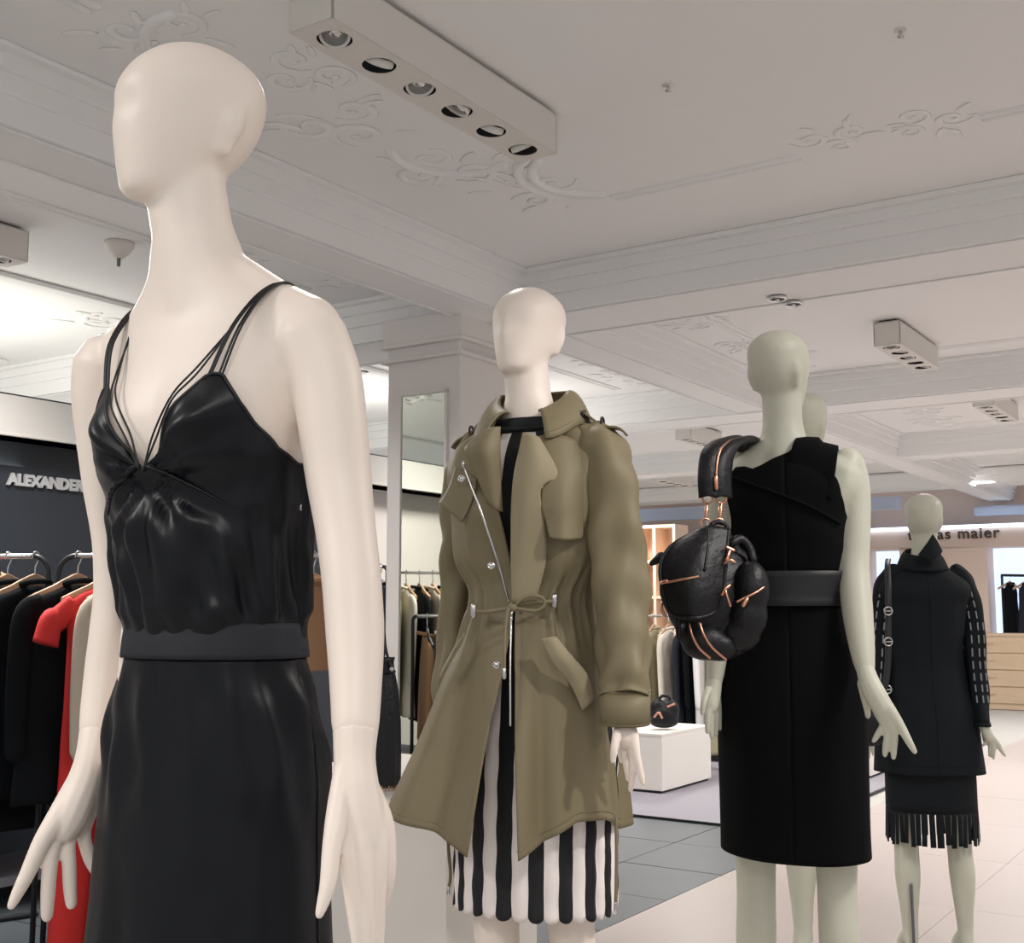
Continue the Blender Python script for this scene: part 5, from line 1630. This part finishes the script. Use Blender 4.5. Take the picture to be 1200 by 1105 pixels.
# clothes whose image shows in the pillar mirror: a rail in front of the pale wall
def mirrored(x_, y_, Yv):
    p = P(x_, y_, Yv)
    return p - U * (2 * (p.dot(U) - MIRROR_U))
q0, q1 = mirrored(430, 671, 8.9), mirrored(560, 671.5, 8.7)
rack('clothes_rack', q0, q1, 'clothes rail with cream and black garments before the pale wall')
for k, (f_, mt, ln, nm, lb) in enumerate([(0.22, M_KHAKI, 0.9, 'jacket', 'khaki jacket at the end of the rail before the pale wall'), (0.36, M_CREAM, 0.92, 'cardigan', 'cream cardigan on the rail before the pale wall'), (0.48, M_BLACKWOOL, 0.95, 'coat', 'black coat between two cream cardigans'),
                                          (0.60, M_BEIGE, 0.95, 'cardigan', 'oatmeal cardigan reflected in the pillar mirror'), (0.72, M_BLACKWOOL, 0.9, 'jacket', 'black jacket on the rail before the pale wall'), (0.84, M_WHITECLOTH, 0.8, 'blouse', 'white blouse on the rail before the pale wall')]):
    tp = q0.lerp(q1, f_)
    hanger(tp, AISLE + 2.2, 'beech hanger of the ' + lb.split(' on ')[0].split(' at ')[0].split(' reflected')[0].split(' between')[0] + ' by the pale wall', 'hangers before the pale wall')
    garment(nm, tp, AISLE + 2.2, mt, ln, lb, nm, 'clothes on the rail before the pale wall', 0.19)
# nearer T-stand with brown coat
c0, c1 = mirrored(484, 722, 7.6), mirrored(540, 722, 7.5)
rack('clothes_rack', c0, c1, 'short black stand with the brown coat near the pale wall', corner=0.03)
for (f_, mt, ln, nm, lb) in ((0.30, M_CAMEL, 0.95, 'coat', 'brown wool coat on the short black stand'), (0.68, M_WHITECLOTH, 0.55, 'blouse', 'short white blouse on the short black stand')):
    tp = c0.lerp(c1, f_)
    hanger(tp, AISLE + 2.4, 'hanger of the ' + lb.split(' on ')[0], 'hangers on the short stand', M_BLACKMETAL)
    garment(nm, tp, AISLE + 2.4, mt, ln, lb, nm, 'clothes on the short black stand', 0.19)

# ------------------------------------------------------------------ bucket bag on a tall plinth between the mannequins
pr = P(523, 1000, 3.62)
pu, pv, _ = uvof(pr)
ztop = P(460, 922, 3.55).z
plinth('display_plinth', pu, pu + 0.5, pv, pv + 0.62, 0, ztop, 'tall pale plinth carrying the black bucket bag')
bb = thing('bucket_bag', 'black leather bucket bag with fringed base on the tall plinth', 'bag', P(452, 924, 3.72))
def bag_ring(y_, hw):
    c = P(451, y_, 3.72); k_ = PXM(c)
    return [c + Vector((hw * k_ * math.cos(q * math.pi / 14), 0.75 * hw * k_ * math.sin(q * math.pi / 14), 0.0)) + Vector((math.cos(q * math.pi / 14), math.sin(q * math.pi / 14), 0)) * 0.004 * math.sin(q * 2.4) for q in range(28)]
obj('bag_body', MB().loft([bag_ring(922, 16.5), bag_ring(918, 18), bag_ring(880, 18.5), bag_ring(845, 18), bag_ring(810, 15.5), bag_ring(788, 11), bag_ring(776, 9.5), bag_ring(770, 11)], True), M_LEATHER, bb)
m = MB()
cc = P(451, 922, 3.72)
for q in range(26):
    a = 2 * math.pi * q / 26
    e_ = Vector((math.cos(a) * 0.042, math.sin(a) * 0.032, 0))
    m.tube([cc + e_ + Vector((0, 0, 0.006)), cc + e_ * 1.05 - Vector((0, 0, 0.008))], 0.0025, 5)
fo = obj('base_fringe', m, M_CAMEL, bb); fo['kind'] = 'stuff'
obj('strap', MB().tube(smooth_path([P(459, 782, 3.70), P(452, 760, 3.72), P(449, 720, 3.74), P(448, 690, 3.76), P(445, 720, 3.78), P(443, 760, 3.76), P(442, 785, 3.74)], 6), 0.006, 8, 0.5), M_LEATHER, bb)
obj('drawcord', MB().torus(P(451, 787, 3.72), (0, 0, 1), 0.031, 0.004, 24, 6), M_LEATHER, bb)
obj('clasp', MB().disc(P(459, 784, 3.685), (0, -1, 0), 0.007, 0.004, 12), M_STEEL, bb)
# hangers with a grey blouse seen past the pillar
gh0, gh1 = P(405, 664, 7.2), P(452, 664, 7.1)
for k, (x_, mt, lb) in enumerate(((438, M_WHITECLOTH, 'white blouse hanging between the satin mannequin and the pillar'), (446, M_NAVY, 'navy blouse hanging between the satin mannequin and the pillar'))):
    tp = P(x_, 664, 7.15)
    hanger(tp, math.radians(60), 'white hanger of the ' + lb.split(' hanging')[0] + ' by the pillar', 'hangers by the pillar', M_WHITECLOTH)
    garment('blouse', tp, math.radians(60), mt, 0.75, lb, 'blouse', 'blouses by the pillar', 0.18)
rack('clothes_rack', P(400, 664, 7.25), P(454, 664, 7.1), 'short clothes rail beside the pillar', corner=0.03)

# ------------------------------------------------------------------ platform display: plinth, mini bag, rail of clothes, oak shelves
plinth('display_plinth', 8.29, 9.18, 4.14, 4.95, 0.015, 0.46, 'low white plinth with a small black bag on the grey platform')
mbg = thing('mini_bag', 'small black leather bag with rose gold zips on the low white plinth', 'bag', P(778, 852, 9.55))
blob([(778, 838, 9.55, 17, 13), (772, 830, 9.55, 11, 11), (785, 832, 9.55, 11, 13), (778, 846, 9.55, 17, 7)], 'bag_body', mbg, flat=0.6, vox=0.01, relax=3)
m = cline([(783, 828, 9.44), (790, 825, 9.45)], 0.009); obj('zip', m, M_GOLD, mbg)
m = cline([(767, 840, 9.42), (772, 835, 9.42), (776, 841, 9.42)], 0.009); obj('zip', m, M_GOLD, mbg)
obj('handle', MB().tube(smooth_path([P(770, 826, 9.55), P(775, 816, 9.55), P(784, 817, 9.55), P(788, 826, 9.55)], 5), 0.012, 8), M_LEATHER, mbg)
rk0, rk1 = P(742, 722, 10.9), P(858, 721, 10.6)
rack('clothes_rack', rk0, rk1, 'clothes rail on the grey platform behind the low plinth')
YG = math.radians(62)
for k, (x_, mt, ln, nm, lb, w_, fl) in enumerate([(752, M_KHAKI, 0.86, 'jacket', 'khaki cotton jacket at the end of the platform rail', 0.21, 1.0), (766, M_KHAKI, 0.80, 'jacket', 'pale khaki jacket next to the cream sweater', 0.2, 1.0), (783, M_CREAM, 0.98, 'sweater', 'long cream sweater on the platform rail', 0.2, 0.95),
                                                  (801, M_NAVY, 1.08, 'coat', 'navy wool coat beside the cream sweater', 0.2, 1.0), (812, M_BLACKWOOL, 1.06, 'coat', 'black wool coat beside the white blouse on the platform', 0.19, 1.0), (824, M_WHITECLOTH, 0.92, 'blouse', 'white cotton blouse on the platform rail', 0.2, 0.9), (838, M_KHAKI, 1.08, 'dress', 'khaki cotton dress at the platform rail end by the black dress', 0.2, 1.05)]):
    tp = on_rail(rk0, rk1, x_)
    hanger(tp, YG, 'beech hanger of the ' + ' '.join(lb.split(' ')[:3]) + ' on the platform rail' + (' end' if k in (0, 6) else ''), 'hangers on the platform rail')
    garment(nm, tp, YG, mt, ln, lb, nm, 'clothes on the platform rail', w_, 'long' if nm != 'dress' else None, fl, 0.05)
plinth('display_plinth', 10.0, 10.75, 3.08, 3.7, 0.015, 0.42, 'low white plinth beside the studded bag at the platform edge')
t = thing('bench', 'low white bench with dark base under the platform rail', 'bench', PZ(838, 885, 0.015))
bq = PZ(838, 892, 0.015); bu, bv, _ = uvof(bq)
obj('seat', MB().ubox(bu, bu + 0.5, bv - 0.6, bv + 0.3, 0.19, 0.26), M_PLINTH, t, smooth=False)
obj('base', MB().ubox(bu + 0.01, bu + 0.5, bv - 0.58, bv + 0.28, 0.015, 0.19), M_DARKEDGE, t, smooth=False)
# oak shelving, open compartments
su = 14.2
a_ = uvof(PV(742, 616, su)); b_ = uvof(PV(791, 620, su))
sv0, sv1, szt = b_[1], a_[1], a_[2]
sh = thing('oak_shelving', 'tall pale oak shelf unit behind the backpack', 'shelving', B(su, (sv0 + sv1) / 2, 0))
for v_ in (sv0, (sv0 + sv1) / 2 - 0.02, sv1 - 0.04):
    obj('upright', MB().ubox(su, su + 0.4, v_, v_ + 0.04, 0, szt), M_PEACH, sh, smooth=False)
for k in range(6):
    z_ = szt - 0.04 - k * 0.47
    if z_ > 0:
        obj('shelf', MB().ubox(su + 0.003, su + 0.38, sv0 + 0.04, sv1 - 0.04, z_, z_ + 0.037), M_PEACH, sh, smooth=False)
obj('back_panel', MB().ubox(su + 0.38, su + 0.4, sv0 + 0.003, sv1 - 0.003, 0, szt - 0.003), M_PEACH, sh, smooth=False)
spot_light('shelf_spot', B(su - 0.7, (sv0 + sv1) / 2, 3.1), B(su, (sv0 + sv1) / 2, 1.7), 22, 50, (1, 0.87, 0.74))

# ------------------------------------------------------------------ far boutique: chest of drawers and clothes in the lit niche
cu = 18.05
l_ = uvof(PV(1147, 742, cu)); r_ = uvof(PV(1215, 744, cu))
cv0, cv1, czt = r_[1], l_[1], l_[2]
ch = thing('chest_of_drawers', 'pale oak chest of four wide drawers below the lit niche', 'chest', B(cu + 0.2, (cv0 + cv1) / 2, 0))
obj('carcass', MB().ubox(cu, cu + 0.42, cv0, cv1, 0.0, czt - 0.04), M_WOOD, ch, smooth=False)
obj('top', MB().ubox(cu - 0.02, cu + 0.42, cv0 - 0.02, cv1 + 0.02, czt - 0.04, czt), M_WOOD, ch, smooth=False)
dh = (czt - 0.04 - 0.08) / 4
for k in range(4):
    do = obj('drawer', MB().ubox(cu - 0.018, cu, cv0 + 0.16, cv1 - 0.03, 0.08 + k * dh + 0.008, 0.08 + (k + 1) * dh - 0.008), M_WOOD, ch, smooth=False)
    obj('handle', MB().ubox(cu - 0.035, cu - 0.018, cv1 - 0.20, cv1 - 0.10, 0.08 + (k + 0.55) * dh, 0.08 + (k + 0.55) * dh + 0.014), M_WOOD, do, smooth=False)
n0, n1 = PV(1174, 674, 18.7), PV(1290, 676, 18.7)
rr = thing('niche_rail', 'dark hanging frame inside the lit niche above the oak chest', 'rail', n0)
obj('rail', MB().tube([n0, n1], 0.02, 8), M_BLACKMETAL, rr)
obj('upright', MB().tube([n0, Vector((n0.x, n0.y, czt))], 0.02, 8), M_BLACKMETAL, rr)
for k, (x_, mt, lb) in enumerate(((1183, M_BLACKWOOL, 'black dress hanging nearest the frame in the lit niche'), (1201, M_NAVY, 'navy dress hanging further along in the lit niche'), (1222, M_BLACKWOOL, 'black coat hanging deep in the lit niche'))):
    tp = PV(x_, 675, 18.7)
    hanger(tp, math.radians(20), 'hanger of the ' + lb.split(' hanging')[0] + ' in the lit niche', 'hangers in the lit niche')
    garment('dress' if k < 2 else 'coat', tp, math.radians(20), mt, 0.74, lb, 'dress' if k < 2 else 'coat', 'clothes in the lit niche', 0.12, None, 1.2, 0.06)
